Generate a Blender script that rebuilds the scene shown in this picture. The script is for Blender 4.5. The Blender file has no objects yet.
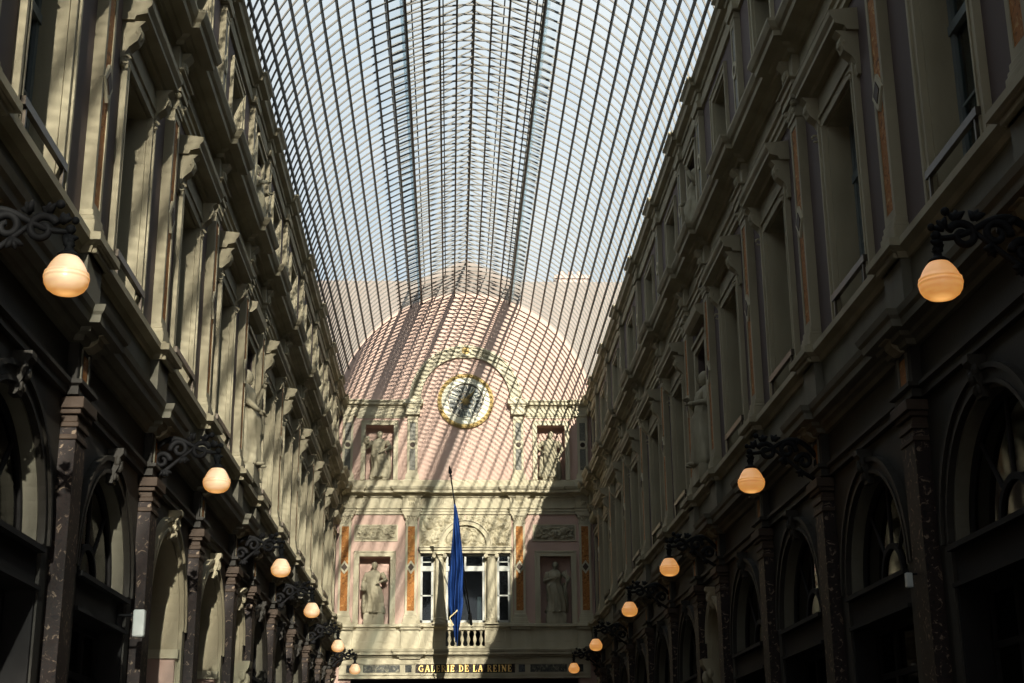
import bpy, bmesh, math, random
from mathutils import Vector, Matrix, noise
R = math.radians
PI = math.pi
random.seed(7)
SC = bpy.context.scene
COL = SC.collection

# ------------------------------------------------------------------ layout
HW = 4.15            # half width between the two side walls
YF = 46.6            # far wall
PIL = [6.5, 10.1, 13.65, 17.25, 20.7, 24.2, 26.5, 29.8, 33.4, 37.05, 40.5, 43.9, 46.35]
STATUE_BAY = (24.2, 26.5)
NARROW = (STATUE_BAY, (43.9, 46.35))
VR, VC = 4.28, 13.72  # vault radius and centre height
YN = -30.0            # near end of the roof (behind the camera)

# ------------------------------------------------------------------ materials
def new_mat(name):
    m = bpy.data.materials.new(name); m.use_nodes = True
    nt = m.node_tree; b = nt.nodes['Principled BSDF']
    return m, nt, b

def paint(name, c, rough=0.7, var=0.12, scale=2.5, bump=0.15, bscale=30, spec=0.3, metal=0.0, streak=True):
    m, nt, b = new_mat(name)
    N, L = nt.nodes, nt.links
    tc = N.new('ShaderNodeTexCoord'); mp = N.new('ShaderNodeMapping')
    mp.inputs['Scale'].default_value = (1, 1, 0.35 if streak else 1)
    L.new(tc.outputs['Object'], mp.inputs[0])
    n = N.new('ShaderNodeTexNoise'); n.inputs['Scale'].default_value = scale; n.inputs['Detail'].default_value = 8
    L.new(mp.outputs[0], n.inputs['Vector'])
    r = N.new('ShaderNodeValToRGB')
    r.color_ramp.elements[0].position = 0.3; r.color_ramp.elements[1].position = 0.7
    r.color_ramp.elements[0].color = (c[0]*(1-var*1.1), c[1]*(1-var*1.2), c[2]*(1-var*1.5), 1)
    r.color_ramp.elements[1].color = (min(1,c[0]*(1+var)), min(1,c[1]*(1+var)), min(1,c[2]*(1+var*.8)), 1)
    L.new(n.outputs['Fac'], r.inputs[0]); L.new(r.outputs[0], b.inputs['Base Color'])
    b.inputs['Roughness'].default_value = rough; b.inputs['Metallic'].default_value = metal
    b.inputs['Specular IOR Level'].default_value = spec
    if bump:
        n2 = N.new('ShaderNodeTexNoise'); n2.inputs['Scale'].default_value = bscale; n2.inputs['Detail'].default_value = 5
        L.new(tc.outputs['Object'], n2.inputs['Vector'])
        bp = N.new('ShaderNodeBump'); bp.inputs['Strength'].default_value = bump; bp.inputs['Distance'].default_value = 0.01
        L.new(n2.outputs['Fac'], bp.inputs['Height']); L.new(bp.outputs[0], b.inputs['Normal'])
    return m

def marble(name, cols, scale=9, rough=0.3):
    m, nt, b = new_mat(name); N, L = nt.nodes, nt.links
    tc = N.new('ShaderNodeTexCoord')
    n = N.new('ShaderNodeTexNoise'); n.inputs['Scale'].default_value = scale; n.inputs['Detail'].default_value = 9
    n.inputs['Distortion'].default_value = 1.6; n.inputs['Roughness'].default_value = 0.65
    L.new(tc.outputs['Object'], n.inputs['Vector'])
    r = N.new('ShaderNodeValToRGB'); e = r.color_ramp.elements
    e[0].position = 0.38; e[1].position = 0.64
    e[0].color = (*cols[0], 1); e[1].color = (*cols[-1], 1)
    for k, c in enumerate(cols[1:-1]):
        q = e.new(0.38 + 0.26*(k+1)/(len(cols)-1)); q.color = (*c, 1)
    L.new(n.outputs['Fac'], r.inputs[0]); L.new(r.outputs[0], b.inputs['Base Color'])
    b.inputs['Roughness'].default_value = rough; b.inputs['Specular IOR Level'].default_value = 0.25
    return m

def glassy(name, tint, refl=0.12, dirt=0.0, dirtcol=(0.8, 0.82, 0.85), rough=0.03):
    m, nt, b = new_mat(name); N, L = nt.nodes, nt.links
    N.remove(b); out = N['Material Output']
    tr = N.new('ShaderNodeBsdfTransparent'); tr.inputs[0].default_value = (*tint, 1)
    gl = N.new('ShaderNodeBsdfGlossy'); gl.inputs['Roughness'].default_value = rough
    lw = N.new('ShaderNodeLayerWeight'); lw.inputs['Blend'].default_value = 0.5
    pw = N.new('ShaderNodeMath'); pw.operation = 'POWER'; pw.inputs[1].default_value = 4.0; L.new(lw.outputs['Facing'], pw.inputs[0])
    ma = N.new('ShaderNodeMath'); ma.operation = 'MULTIPLY_ADD'; ma.inputs[1].default_value = 0.6*refl/.2; ma.inputs[2].default_value = refl*0.3
    L.new(pw.outputs[0], ma.inputs[0])
    mx = N.new('ShaderNodeMixShader'); L.new(ma.outputs[0], mx.inputs[0]); L.new(tr.outputs[0], mx.inputs[1]); L.new(gl.outputs[0], mx.inputs[2])
    last = mx
    if dirt:
        tc = N.new('ShaderNodeTexCoord')
        n = N.new('ShaderNodeTexNoise'); n.inputs['Scale'].default_value = 1.7; n.inputs['Detail'].default_value = 7
        L.new(tc.outputs['Object'], n.inputs['Vector'])
        mr = N.new('ShaderNodeMapRange'); mr.inputs[1].default_value = 0.3; mr.inputs[2].default_value = 0.75
        mr.inputs[3].default_value = dirt*0.3; mr.inputs[4].default_value = dirt*1.7
        L.new(n.outputs['Fac'], mr.inputs[0])
        tl = N.new('ShaderNodeBsdfTranslucent'); tl.inputs[0].default_value = (*dirtcol, 1)
        mx2 = N.new('ShaderNodeMixShader'); L.new(mr.outputs[0], mx2.inputs[0]); L.new(mx.outputs[0], mx2.inputs[1]); L.new(tl.outputs[0], mx2.inputs[2])
        last = mx2
    L.new(last.outputs[0], out.inputs['Surface'])
    return m

M = {}
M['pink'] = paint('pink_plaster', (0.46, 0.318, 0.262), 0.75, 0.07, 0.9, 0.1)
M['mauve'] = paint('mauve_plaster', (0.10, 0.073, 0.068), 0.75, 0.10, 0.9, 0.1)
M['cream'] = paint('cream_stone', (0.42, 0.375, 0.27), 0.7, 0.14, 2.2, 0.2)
M['cream_side'] = paint('cream_stone_dimmed', (0.29, 0.255, 0.178), 0.7, 0.2, 2.0, 0.2)  # same stone as the end wall, with the side walls' dimmer light painted in
M['stone_dark'] = paint('shade_darkened_stone', (0.025, 0.022, 0.018), 0.65, 0.25, 1.5, 0.2)  # near-black tone paints in the shade of the lower storey and frieze
M['stone_plinth'] = paint('grey_plinth_stone', (0.13, 0.122, 0.095), 0.7, 0.2, 2.0, 0.2)
M['parapet'] = paint('grey_rendered_parapet', (0.20, 0.165, 0.145), 0.8, 0.1, 1.0, 0.2)
M['marble_dark'] = marble('dark_veined_marble', [(0.01, .01, .009), (0.03, 0.032, 0.026), (0.08, 0.075, 0.05), (0.26, 0.24, 0.17)], 7, 0.4)
M['marble_grey'] = marble('grey_veined_marble', [(0.05, .05, .04), (0.15, 0.14, 0.11), (0.10, 0.095, 0.075), (0.26, 0.24, 0.18)], 14, 0.5)
M['statue'] = paint('weathered_statue_stone', (0.29, 0.26, 0.19), 0.8, 0.25, 5, 0.3, 40)
M['marble_brown'] = marble('brown_marble', [(0.006, .004, .004), (0.022, 0.011, 0.008), (0.012, .009, .008), (0.026, 0.015, 0.011), (0.20, 0.145, 0.10)], 10, 0.6)
M['marble_orange'] = marble('orange_marble', [(0.13, 0.05, 0.012), (0.32, 0.13, 0.03), (0.30, 0.11, 0.025), (0.46, 0.27, 0.09)], 8, 0.75)
M['marble_green'] = marble('olive_marble', [(0.10, 0.085, 0.04), (0.24, 0.20, 0.11), (0.16, 0.13, 0.065), (0.33, 0.29, 0.18)], 10, 0.4)
M['marble_black'] = marble('black_marble', [(0.01, .01, .01), (0.02, 0.022, 0.02), (0.06, 0.06, 0.05)], 8, 0.25)
M['capital_wood'] = paint('brown_capital_stone', (0.045, 0.028, 0.018), 0.65, 0.2, 4, 0.2)
M['iron'] = paint('black_iron', (0.008, 0.008, 0.009), 0.7, 0.2, 6, 0.1, 40, 0.15)
M['roof_iron'] = paint('grey_brown_roof_iron', (0.07, 0.064, 0.055), 0.5, 0.25, 3, 0.1, 30, 0.4)
M['rib_iron'] = paint('pale_rib_iron', (0.055, 0.048, 0.038), 0.5, 0.25, 3, 0.1, 30, 0.4)
M['black_paint'] = paint('black_shop_paint', (0.007, 0.006, 0.006), 0.8, 0.2, 4, 0.05)
M['frame'] = paint('blue_grey_window_wood', (0.13, 0.15, 0.15), 0.5, 0.1, 3, 0.1)
M['white_frame'] = paint('white_window_wood', (0.42, 0.42, 0.38), 0.45, 0.06, 3, 0.1)
M['gold'] = paint('old_gold', (0.25, 0.17, 0.05), 0.6, 0.25, 9, 0.2, 30, 0.5, 0.3)
M['gold_letters'] = paint('gilded_letters', (0.85, 0.55, 0.16), 0.4, 0.08, 9, 0.0, 30, 0.6, 0.35)
M['clock_cream'] = paint('clock_cream_enamel', (0.45, 0.42, 0.31), 0.4, 0.05, 5, 0.05)
M['dial'] = paint('dark_clock_dial', (0.035, 0.04, 0.035), 0.4, 0.3, 9, 0.1)
M['flag'] = paint('royal_blue_flag_cloth', (0.004, 0.035, 0.17), 0.75, 0.12, 6, 0.1, 90)
M['flag_mark'] = paint('pale_flag_marking', (0.75, 0.62, 0.35), 0.7, 0.05, 6, 0)
M['floor'] = paint('dark_stone_paving', (0.02, 0.018, 0.017), 0.5, 0.2, 1.2, 0.1)
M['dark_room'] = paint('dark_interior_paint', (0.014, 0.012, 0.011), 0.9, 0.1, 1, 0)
M['white'] = paint('white_sign_enamel', (0.45, 0.47, 0.45), 0.4, 0.04, 4, 0)
M['bronze'] = paint('dull_bronze', (0.07, 0.055, 0.04), 0.4, 0.2, 6, 0.1, 40, 0.5, 0.5)
M['slate'] = paint('roof_slate', (0.08, 0.085, 0.09), 0.6, 0.2, 3, 0.2)
M['curtain'] = paint('grey_blind_cloth', (0.30, 0.33, 0.33), 0.9, 0.06, 4, 0)
M['glass'] = glassy('window_glass', (0.55, 0.6, 0.6), 0.2)
M['shop_glass'] = glassy('shop_glass', (0.35, 0.36, 0.36), 0.2)
M['vault_glass'] = glassy('skylight_glass', (0.92, 0.95, 0.96), 0.04, 0.07)

def globe_mat():
    m, nt, b = new_mat('opal_lamp_glass'); N, L = nt.nodes, nt.links
    b.inputs['Base Color'].default_value = (0.80, 0.70, 0.54, 1)
    b.inputs['Roughness'].default_value = 0.25
    tc = N.new('ShaderNodeTexCoord'); n = N.new('ShaderNodeTexNoise'); n.inputs['Scale'].default_value = 9; n.inputs['Detail'].default_value = 4
    mp = N.new('ShaderNodeMapping'); mp.inputs['Scale'].default_value = (1, 1, 5)
    L.new(tc.outputs['Object'], mp.inputs[0]); L.new(mp.outputs[0], n.inputs['Vector'])
    r = N.new('ShaderNodeValToRGB'); e = r.color_ramp.elements
    e[0].position = 0.35; e[0].color = (0.80, 0.29, 0.045, 1); e[1].position = 0.7; e[1].color = (0.97, 0.43, 0.09, 1)
    L.new(n.outputs['Fac'], r.inputs[0]); L.new(r.outputs[0], b.inputs['Emission Color'])
    b.inputs['Emission Strength'].default_value = 0.55
    return m
M['globe'] = globe_mat()

# ------------------------------------------------------------------ geometry helper
class B:
    """collects shapes in the wall frame: x = depth towards the hall, y = along the wall, z = up"""
    def __init__(s): s.bm = bmesh.new()
    def box(s, x0, x1, y0, y1, z0, z1, bev=0):
        v = [s.bm.verts.new(p) for p in ((x0,y0,z0),(x1,y0,z0),(x1,y1,z0),(x0,y1,z0),(x0,y0,z1),(x1,y0,z1),(x1,y1,z1),(x0,y1,z1))]
        for f in ((0,3,2,1),(4,5,6,7),(0,1,5,4),(1,2,6,5),(2,3,7,6),(3,0,4,7)):
            s.bm.faces.new([v[i] for i in f])
        return s
    def prism(s, pts, a0, a1, axis='x'):
        """pts in the other two axes; x -> (y,z), y -> (x,z), z -> (x,y)"""
        def P(p, a):
            return (a, p[0], p[1]) if axis == 'x' else (p[0], a, p[1]) if axis == 'y' else (p[0], p[1], a)
        A = [s.bm.verts.new(P(p, a0)) for p in pts]; C = [s.bm.verts.new(P(p, a1)) for p in pts]
        n = len(pts)
        for i in range(n): s.bm.faces.new((A[i], A[(i+1) % n], C[(i+1) % n], C[i]))
        s.bm.faces.new(A); s.bm.faces.new(C[::-1])
        return s
    def ring(s, cy, cz, r0, r1, x0, x1, a0=0, a1=360, n=32):
        """sector of a ring in the y-z plane between radii r0 and r1"""
        full = abs(a1-a0) >= 359.9
        k = n if full else n+1
        rows = []
        for i in range(k):
            a = R(a0 + (a1-a0)*i/n); c, t = math.cos(a), math.sin(a)
            rows.append([s.bm.verts.new((x, cy+r*c, cz+r*t)) for x, r in ((x0,r0),(x0,r1),(x1,r1),(x1,r0))])
        for i in range(n):
            p, q = rows[i], rows[(i+1) % k]
            for j in range(4): s.bm.faces.new((p[j], p[(j+1)%4], q[(j+1)%4], q[j]))
        if not full:
            s.bm.faces.new(rows[0]); s.bm.faces.new(rows[-1][::-1])
        return s
    def disc(s, cy, cz, r, x0, x1, n=32):
        return s.prism([(cy+r*math.cos(2*PI*i/n), cz+r*math.sin(2*PI*i/n)) for i in range(n)], x0, x1)
    def sweep(s, prof, path, closed=False):
        """profile (d,z) along a plan path (x,y); d is measured to the right of the path"""
        n = len(path); rows = []
        for i in range(n):
            p = Vector(path[i])
            def nrm(a, b):
                t = (Vector(b)-Vector(a)).normalized(); return Vector((t.y, -t.x))
            if i == 0: m = nrm(path[0], path[1])
            elif i == n-1: m = nrm(path[-2], path[-1])
            else:
                n1, n2 = nrm(path[i-1], path[i]), nrm(path[i], path[i+1])
                m = (n1+n2)/max(0.2, 1+n1.dot(n2))
            rows.append([s.bm.verts.new((p.x+m.x*d, p.y+m.y*d, z)) for d, z in prof])
        k = len(prof)
        for i in range(n-1):
            for j in range(k): s.bm.faces.new((rows[i][j], rows[i][(j+1)%k], rows[i+1][(j+1)%k], rows[i+1][j]))
        s.bm.faces.new(rows[0][::-1]); s.bm.faces.new(rows[-1])
        return s
    def tube(s, pts, r, n=8, closed=False):
        pts = [Vector(p) for p in pts]; k = len(pts)
        rad = r if isinstance(r, (list, tuple)) else [r]*k
        rows = []; up = Vector((0.13, 0.31, 0.94)).normalized()
        for i, p in enumerate(pts):
            a = pts[(i-1) % k] if (closed or i) else p; b = pts[(i+1) % k] if (closed or i < k-1) else p
            t = (b-a).normalized(); u = t.cross(up)
            if u.length < 0.05: u = t.cross(Vector((1,0,0)))
            u.normalize(); w = t.cross(u)
            rows.append([s.bm.verts.new(p + (u*math.cos(2*PI*j/n) + w*math.sin(2*PI*j/n))*rad[i]) for j in range(n)])
        for i in range(k if closed else k-1):
            p, q = rows[i], rows[(i+1) % k]
            for j in range(n): s.bm.faces.new((p[j], p[(j+1)%n], q[(j+1)%n], q[j]))
        if not closed: s.bm.faces.new(rows[0][::-1]); s.bm.faces.new(rows[-1])
        return s
    def lathe(s, prof, c=(0,0,0), n=20):
        rows = [[s.bm.verts.new((c[0]+r*math.cos(2*PI*j/n), c[1]+r*math.sin(2*PI*j/n), c[2]+z)) for j in range(n)] for r, z in prof]
        for a, b in zip(rows, rows[1:]):
            for j in range(n): s.bm.faces.new((a[j], a[(j+1)%n], b[(j+1)%n], b[j]))
        s.bm.faces.new(rows[0][::-1]); s.bm.faces.new(rows[-1])
        return s
    def ball(s, c, r, sc=(1,1,1), n=12):
        m = Matrix.Translation(c) @ Matrix.Diagonal((*sc, 1))
        bmesh.ops.create_uvsphere(s.bm, u_segments=n, v_segments=max(6, n*2//3), radius=r, matrix=m)
        return s
    def xform(s, m): bmesh.ops.transform(s.bm, matrix=m, verts=s.bm.verts); return s
    def build(s, name, mat, parent=None, smooth=False, kind=None, bevel=0):
        bmesh.ops.recalc_face_normals(s.bm, faces=s.bm.faces)
        me = bpy.data.meshes.new(name); s.bm.to_mesh(me); s.bm.free()
        if smooth:
            for p in me.polygons: p.use_smooth = True
        me.materials.append(M[mat] if isinstance(mat, str) else mat)
        o = bpy.data.objects.new(name, me); COL.objects.link(o)
        if parent: o.parent = parent
        if kind: o['kind'] = kind
        if bevel:
            md = o.modifiers.new('edge', 'BEVEL'); md.width = bevel; md.segments = 2; md.limit_method = 'ANGLE'
        if smooth == 'auto':
            md = o.modifiers.new('sm', 'NODES') if False else None
        return o

def empty(name, loc=(0,0,0), rz=0):
    o = bpy.data.objects.new(name, None); COL.objects.link(o)
    o.location = loc; o.rotation_euler = (0,0,rz); o.empty_display_size = 0.2
    return o
def tag(o, label, cat, group=None):
    o['label'] = label; o['category'] = cat
    if group: o['group'] = group
    return o
KIDS = {}
def kids(o): return [c for c in bpy.data.objects if c.parent == o]
def dup(root, loc, rz=None):
    r = root.copy(); COL.objects.link(r); r.location = loc
    if rz is not None: r.rotation_euler = (0,0,rz)
    if root.name not in KIDS:
        KIDS[root.name] = [(c, kids(c)) for c in kids(root)]
    for c, gs in KIDS[root.name]:
        d = c.copy(); COL.objects.link(d); d.parent = r
        for g in gs:
            e = g.copy(); COL.objects.link(e); e.parent = d
    return r
def at(wall, s, z, d=0):
    """location and heading of a point on a wall"""
    if wall == 'L': return (-HW+d, s, z), 0.0
    if wall == 'R': return (HW-d, s, z), PI
    return (s, YF-d, z), -PI/2
COUNT = {}
def put(proto, used, wall, s, z, stem):
    """first use moves the prototype, later ones copy it"""
    loc, rz = at(wall, s, z)
    COUNT[stem] = COUNT.get(stem, 0)+1
    if not used:
        used.append(1); o = proto; o.location = loc; o.rotation_euler = (0,0,rz); o['first'] = 1; del o['first']
    else: o = dup(proto, loc, rz)
    if stem in ('window', 'trim', 'door'):
        o.name = '%s_%d' % (stem, COUNT[stem]); o['kind'] = 'structure'
    return o

# ------------------------------------------------------------------ side walls
bays = [(a, b) for a, b in zip(PIL, PIL[1:])]
ZW0, ZW1 = 6.95, 9.5      # first floor windows
ZX0, ZX1 = 11.5, 13.3     # second floor windows
ARC_R, ARC_Z = 1.15, 3.8  # ground floor arches

def bay_hw(a, b, floor):
    narrow = (a, b) in NARROW
    if floor == 0: return 0.62 if narrow else ARC_R
    if floor == 1: return 0.52 if narrow else 0.66
    return 0.45 if narrow else 0.56

def side_wall(name, sg):
    b = B(); T = -0.5
    def yy(a, c): return (min(sg*a, sg*c), max(sg*a, sg*c))
    def bx(a, c, z0, z1): y0, y1 = yy(a, c); b.box(T, 0, y0, y1, z0, z1)
    bx(YN, PIL[0], 0, 14.1)
    for f, (z0, z1) in enumerate(((0, 5.3), (ZW0, ZW1), (ZX0, ZX1))):
        cur = PIL[0]
        for (p, q) in bays:
            c = (p+q)/2-(.08 if p > 43 else 0); h = bay_hw(p, q, f)
            bx(cur, c-h, z0, z1); cur = c+h
            if f == 0:
                top = ARC_Z if h > 1 else 4.2
                pts = [(sg*(c-h), z1), (sg*(c-h), top)] + [(sg*(c-h*math.cos(PI*i/24)), top+h*math.sin(PI*i/24)) for i in range(1, 24)] + [(sg*(c+h), top), (sg*(c+h), z1)]
                b.prism(pts, T, 0)
        bx(cur, YF, z0, z1)
    for z0, z1 in ((5.3, ZW0), (ZW1, ZX0), (ZX1, 14.1)): bx(PIL[0], YF, z0, z1)
    loc, rz = at('L' if sg > 0 else 'R', 0, 0)
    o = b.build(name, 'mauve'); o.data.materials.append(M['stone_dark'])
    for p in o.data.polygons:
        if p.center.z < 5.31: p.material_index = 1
    o.location = loc; o.rotation_euler = (0,0,rz); o['kind'] = 'structure'
    # rooms behind the windows: one back wall and storey floors, so no light leaks in
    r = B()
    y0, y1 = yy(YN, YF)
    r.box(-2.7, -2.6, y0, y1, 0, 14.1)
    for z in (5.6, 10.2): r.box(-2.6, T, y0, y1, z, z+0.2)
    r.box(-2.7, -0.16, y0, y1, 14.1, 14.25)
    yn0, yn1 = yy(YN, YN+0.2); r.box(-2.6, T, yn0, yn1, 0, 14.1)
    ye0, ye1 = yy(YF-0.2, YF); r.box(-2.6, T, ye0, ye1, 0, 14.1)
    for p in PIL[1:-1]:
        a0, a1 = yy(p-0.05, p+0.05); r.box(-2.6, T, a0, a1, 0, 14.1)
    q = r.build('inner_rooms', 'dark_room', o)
    return o
side_wall('wall_left', 1); side_wall('wall_right', -1)

fl = B().box(-9, 9, YN, 60, -0.3, 0).build('floor', 'floor', kind='structure')

# ------------------------------------------------------------------ cornices that wrap the hall
def path_side(step, half, y0=PIL[0]-1.0, corner=True):
    """plan path along the left wall, the far wall and the right wall, breaking forward at pilasters"""
    P = [(-HW, y0)]
    for c in PIL[:-1]:
        P += [(-HW, c-half), (-HW+step, c-half), (-HW+step, c+half), (-HW, c+half)]
    P += [(-HW, 46.0-0.1), (-HW+step, 46.0-0.1), (-HW+step, YF-step), (-3.62, YF-step), (-3.62, YF)]
    return P
def path_full(step, half):
    P = path_side(step, half)
    P += [(-1.74-half, YF), (-1.74-half, YF-step), (-1.74+half, YF-step), (-1.74+half, YF)]
    return P + [(-x, y) for x, y in reversed(P)]
TR = [0]
def trim(b, mat, **k):
    TR[0] += 1
    o = b.build('trim_%d' % (TR[0]+200), mat, kind='structure', **k)
    return o
# middle entablature: architrave, frieze, cornice (children)
def entablature(name, base, path, zones):
    o = None
    for nm, prof, mat in zones:
        q = B().sweep(prof, path).build(nm if o else name, mat, o)
        # same stone all round; a lighter copy paints in the end wall's stronger light
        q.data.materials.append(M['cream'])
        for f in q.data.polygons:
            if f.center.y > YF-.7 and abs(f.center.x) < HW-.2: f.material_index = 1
        if o is None: o = q; o['kind'] = 'structure'
    return o
def clean(path):
    out = []
    for p in path:
        if not out or (Vector(p)-Vector(out[-1])).length > 1e-4: out.append(p)
    return out
pf = clean(path_full(0.10, 0.24))
entablature('trim_201', None, pf, [
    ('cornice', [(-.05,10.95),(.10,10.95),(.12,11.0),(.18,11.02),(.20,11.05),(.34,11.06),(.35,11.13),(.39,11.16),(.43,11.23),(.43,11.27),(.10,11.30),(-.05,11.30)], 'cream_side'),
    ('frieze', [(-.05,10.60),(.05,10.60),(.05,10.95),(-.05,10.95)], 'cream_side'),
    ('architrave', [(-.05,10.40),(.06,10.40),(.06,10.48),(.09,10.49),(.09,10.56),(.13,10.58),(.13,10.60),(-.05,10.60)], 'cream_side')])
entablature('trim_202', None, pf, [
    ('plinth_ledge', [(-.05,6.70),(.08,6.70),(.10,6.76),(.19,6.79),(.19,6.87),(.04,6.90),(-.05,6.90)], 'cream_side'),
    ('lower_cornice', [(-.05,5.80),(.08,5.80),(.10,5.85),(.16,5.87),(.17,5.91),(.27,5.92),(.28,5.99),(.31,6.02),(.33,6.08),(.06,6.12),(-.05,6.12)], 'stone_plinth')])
ph = pf[:len(pf)//2] + [(-.62, YF)]
entablature('trim_211', None, ph, [('plinth_band', [(-.05,6.12),(.05,6.12),(.05,6.70),(-.05,6.70)], 'stone_plinth')])
entablature('trim_212', None, [(-x, y) for x, y in reversed(ph)], [('plinth_band', [(-.05,6.12),(.05,6.12),(.05,6.70),(-.05,6.70)], 'stone_plinth')])
# blocking course over the middle cornice
entablature('trim_203', None, pf, [('blocking_course', [(-.05,11.30),(.06,11.30),(.06,11.50),(.02,11.54),(-.05,11.54)], 'cream_side')])
# lower frieze of the side walls (dark) - above the capitals
for k, sgx in enumerate((-1, 1)):
    P = [(-HW, PIL[0]-1)]
    for c in PIL[:-1]: P += [(-HW, c-.22), (-HW+.10, c-.22), (-HW+.10, c+.22), (-HW, c+.22)]
    P += [(-HW, YF-0.03)]
    if sgx > 0: P = [(-x, y) for x, y in reversed(P)]
    entablature('trim_%d' % (204+k), None, P, [
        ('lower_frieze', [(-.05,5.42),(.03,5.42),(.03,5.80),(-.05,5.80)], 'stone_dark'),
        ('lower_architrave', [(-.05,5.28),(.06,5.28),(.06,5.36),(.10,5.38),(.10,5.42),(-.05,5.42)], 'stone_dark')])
# upper cornice: side walls and the two outer pieces of the far wall
for k, sgx in enumerate((-1, 1)):
    P = clean(path_side(0.08, 0.22)) + [(-1.40-0.35, YF)]
    if sgx > 0: P = [(-x, y) for x, y in reversed(P)]
    entablature('trim_%d' % (206+k), None, P, [
        ('upper_cornice', [(-.05,13.98),(.06,13.98),(.08,14.03),(.18,14.05),(.20,14.12),(.25,14.16),(.25,14.19),(-.05,14.22)], 'cream_side'),
        ('upper_frieze', [(-.05,13.80),(.03,13.80),(.03,13.98),(-.05,13.98)], 'cream_side'),
        ('upper_architrave', [(-.05,13.68),(.05,13.68),(.07,13.76),(.07,13.80),(-.05,13.80)], 'cream_side')])

# ------------------------------------------------------------------ pilasters
def shaft_with_panel(b, d, w, z0, z1, iw):
    """pilaster shaft whose front has a sunk panel"""
    b.box(0, d-.02, -w/2, w/2, z0, z1)
    b.box(d-.02, d, -w/2, -iw/2, z0, z1); b.box(d-.02, d, iw/2, w/2, z0, z1)
    b.box(d-.02, d, -iw/2, iw/2, z0, z0+.10); b.box(d-.02, d, -iw/2, iw/2, z1-.10, z1)
def leaf_bumps(b, d, w, z0, z1, seed):
    rnd = random.Random(seed)
    for k in range(9):
        y = -w/2 + w*(k+.5)/9
        b.ball((d, y, z0+(z1-z0)*(.3+.35*(k % 2))), .035, (1, .8, 1.6), 7)
def pilaster_first(inlay, st='cream_side', pl='stone_plinth'):
    root = empty('pilaster')
    b = B(); b.box(0, .145, -.22, .22, -.88, -.14)
    b.build('pedestal', pl, root)
    b = B(); b.box(0, .23, -.30, .30, -.30, -.24); b.box(0, .26, -.33, .33, -.24, -.12); b.box(0, .22, -.28, .28, -.12, -.06); b.box(0, .17, -.24, .24, -.06, .08); b.box(0,.155,-.22,.22,.08,.13); b.box(0, .14, -.205, .205, .13, .20)
    b.build('base', st, root, bevel=.012)
    b = B(); shaft_with_panel(b, .12, .37, .20, 3.10, .23); b.build('shaft', st, root)
    b = B()
    for z0, z1 in ((.30, 1.60), (1.76, 3.00)): b.box(.095, .108, -.115, .115, z0, z1)
    b.build('marble_inlay', inlay, root)
    b = B(); z = 1.68
    b.prism([(0, z-.22), (.165, z), (0, z+.22), (-.165, z)], .095, .14)
    o = b.build('diamond_frame', 'cream', root)
    B().prism([(0, z-.13), (.10, z), (0, z+.13), (-.10, z)], .14, .15).build('diamond_stone', 'capital_wood', o)
    b = B(); b.box(0, .14, -.20, .20, 3.10, 3.15); b.box(0, .13, -.185, .185, 3.15, 3.33); b.box(0, .19, -.25, .25, 3.33, 3.40)
    leaf_bumps(b, .13, .36, 3.15, 3.33, 1)
    for s in (-1, 1): b.ball((.14, s*.19, 3.29), .05, (1, 1, 1), 9)
    b.build('capital', st, root)
    b = B()
    b.prism([(.0, 3.62), (.14, 3.62), (.18, 3.70), (.17, 3.82), (.27, 3.94), (.0, 3.94)], -.11, .11, 'y')
    for s in (-1, 0, 1): b.ball((.17, s*.06, 3.76), .045, (1, .8, 1.5), 8)
    b.build('frieze_console', st, root)
    return root
def pilaster_second(inlay, h=2.14, st='cream_side'):
    root = empty('pilaster')
    b = B(); b.box(0, .12, -.22, .22, -.02, .14); b.box(0, .11, -.20, .20, .14, .19); b.build('base', st, root)
    b = B(); shaft_with_panel(b, .10, .34, .19, h-.14, .20); b.build('shaft', st, root)
    b = B()
    for z0, z1 in ((.30, h/2-.07), (h/2+.21, h-.25)): b.box(.075, .088, -.095, .095, z0, z1)
    b.build('marble_inlay', inlay, root)
    b = B(); b.ring(0, h/2+.07, .085, .145, .075, .115, n=24); o = b.build('roundel_frame', 'cream', root)
    B().disc(0, h/2+.07, .087, .075, .10, 16).build('roundel_stone', 'capital_wood', o)
    b = B(); b.box(0, .11, -.18, .18, h-.14, h-.10); b.box(0, .10, -.17, .17, h-.10, h-.03); b.box(0, .14, -.22, .22, h-.03, h+.04); b.build('capital', st, root)
    return root
def pilaster_ground():
    root = empty('pilaster')
    B().box(0, .18, -.22, .22, 0, .9).box(0, .21, -.25, .25, .9, 1.0).build('pedestal', 'marble_black', root, bevel=.01)
    b = B(); b.box(0, .15, -.19, .19, 1.0, 4.98)
    b.build('marble_shaft', 'marble_brown', root)
    b = B(); b.box(0, .165, -.21, .21, 4.86, 4.91)
    b.box(0, .17, -.21, .21, 4.98, 5.03); b.box(0, .155, -.20, .20, 5.03, 5.10); b.box(0, .19, -.24, .24, 5.10, 5.15); b.box(0, .22, -.27, .27, 5.15, 5.26)
    b.build('capital', 'capital_wood', root, bevel=.008)
    b = B(); b.box(0, .13, -.15, .15, 5.26, 5.80); b.box(.13, .145, -.15, -.11, 5.3, 5.76); b.box(.13, .145, .11, .15, 5.3, 5.76)
    q = b.build('entablature_block', 'stone_plinth', root)
    B().box(.125, .138, -.09, .09, 5.34, 5.72).build('block_inlay', 'marble_orange', q)
    b = B(); b.prism([(.0, 5.78), (.18, 5.78), (.26, 5.84), (.28, 5.93), (.0, 5.93)], -.10, .10, 'y'); b.box(0, .32, -.12, .12, 5.90, 5.94)
    b.build('cornice_bracket', 'cream_side', root)
    return root
p1 = pilaster_first('marble_orange'); p2 = pilaster_second('marble_grey'); p0 = pilaster_ground()
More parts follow.
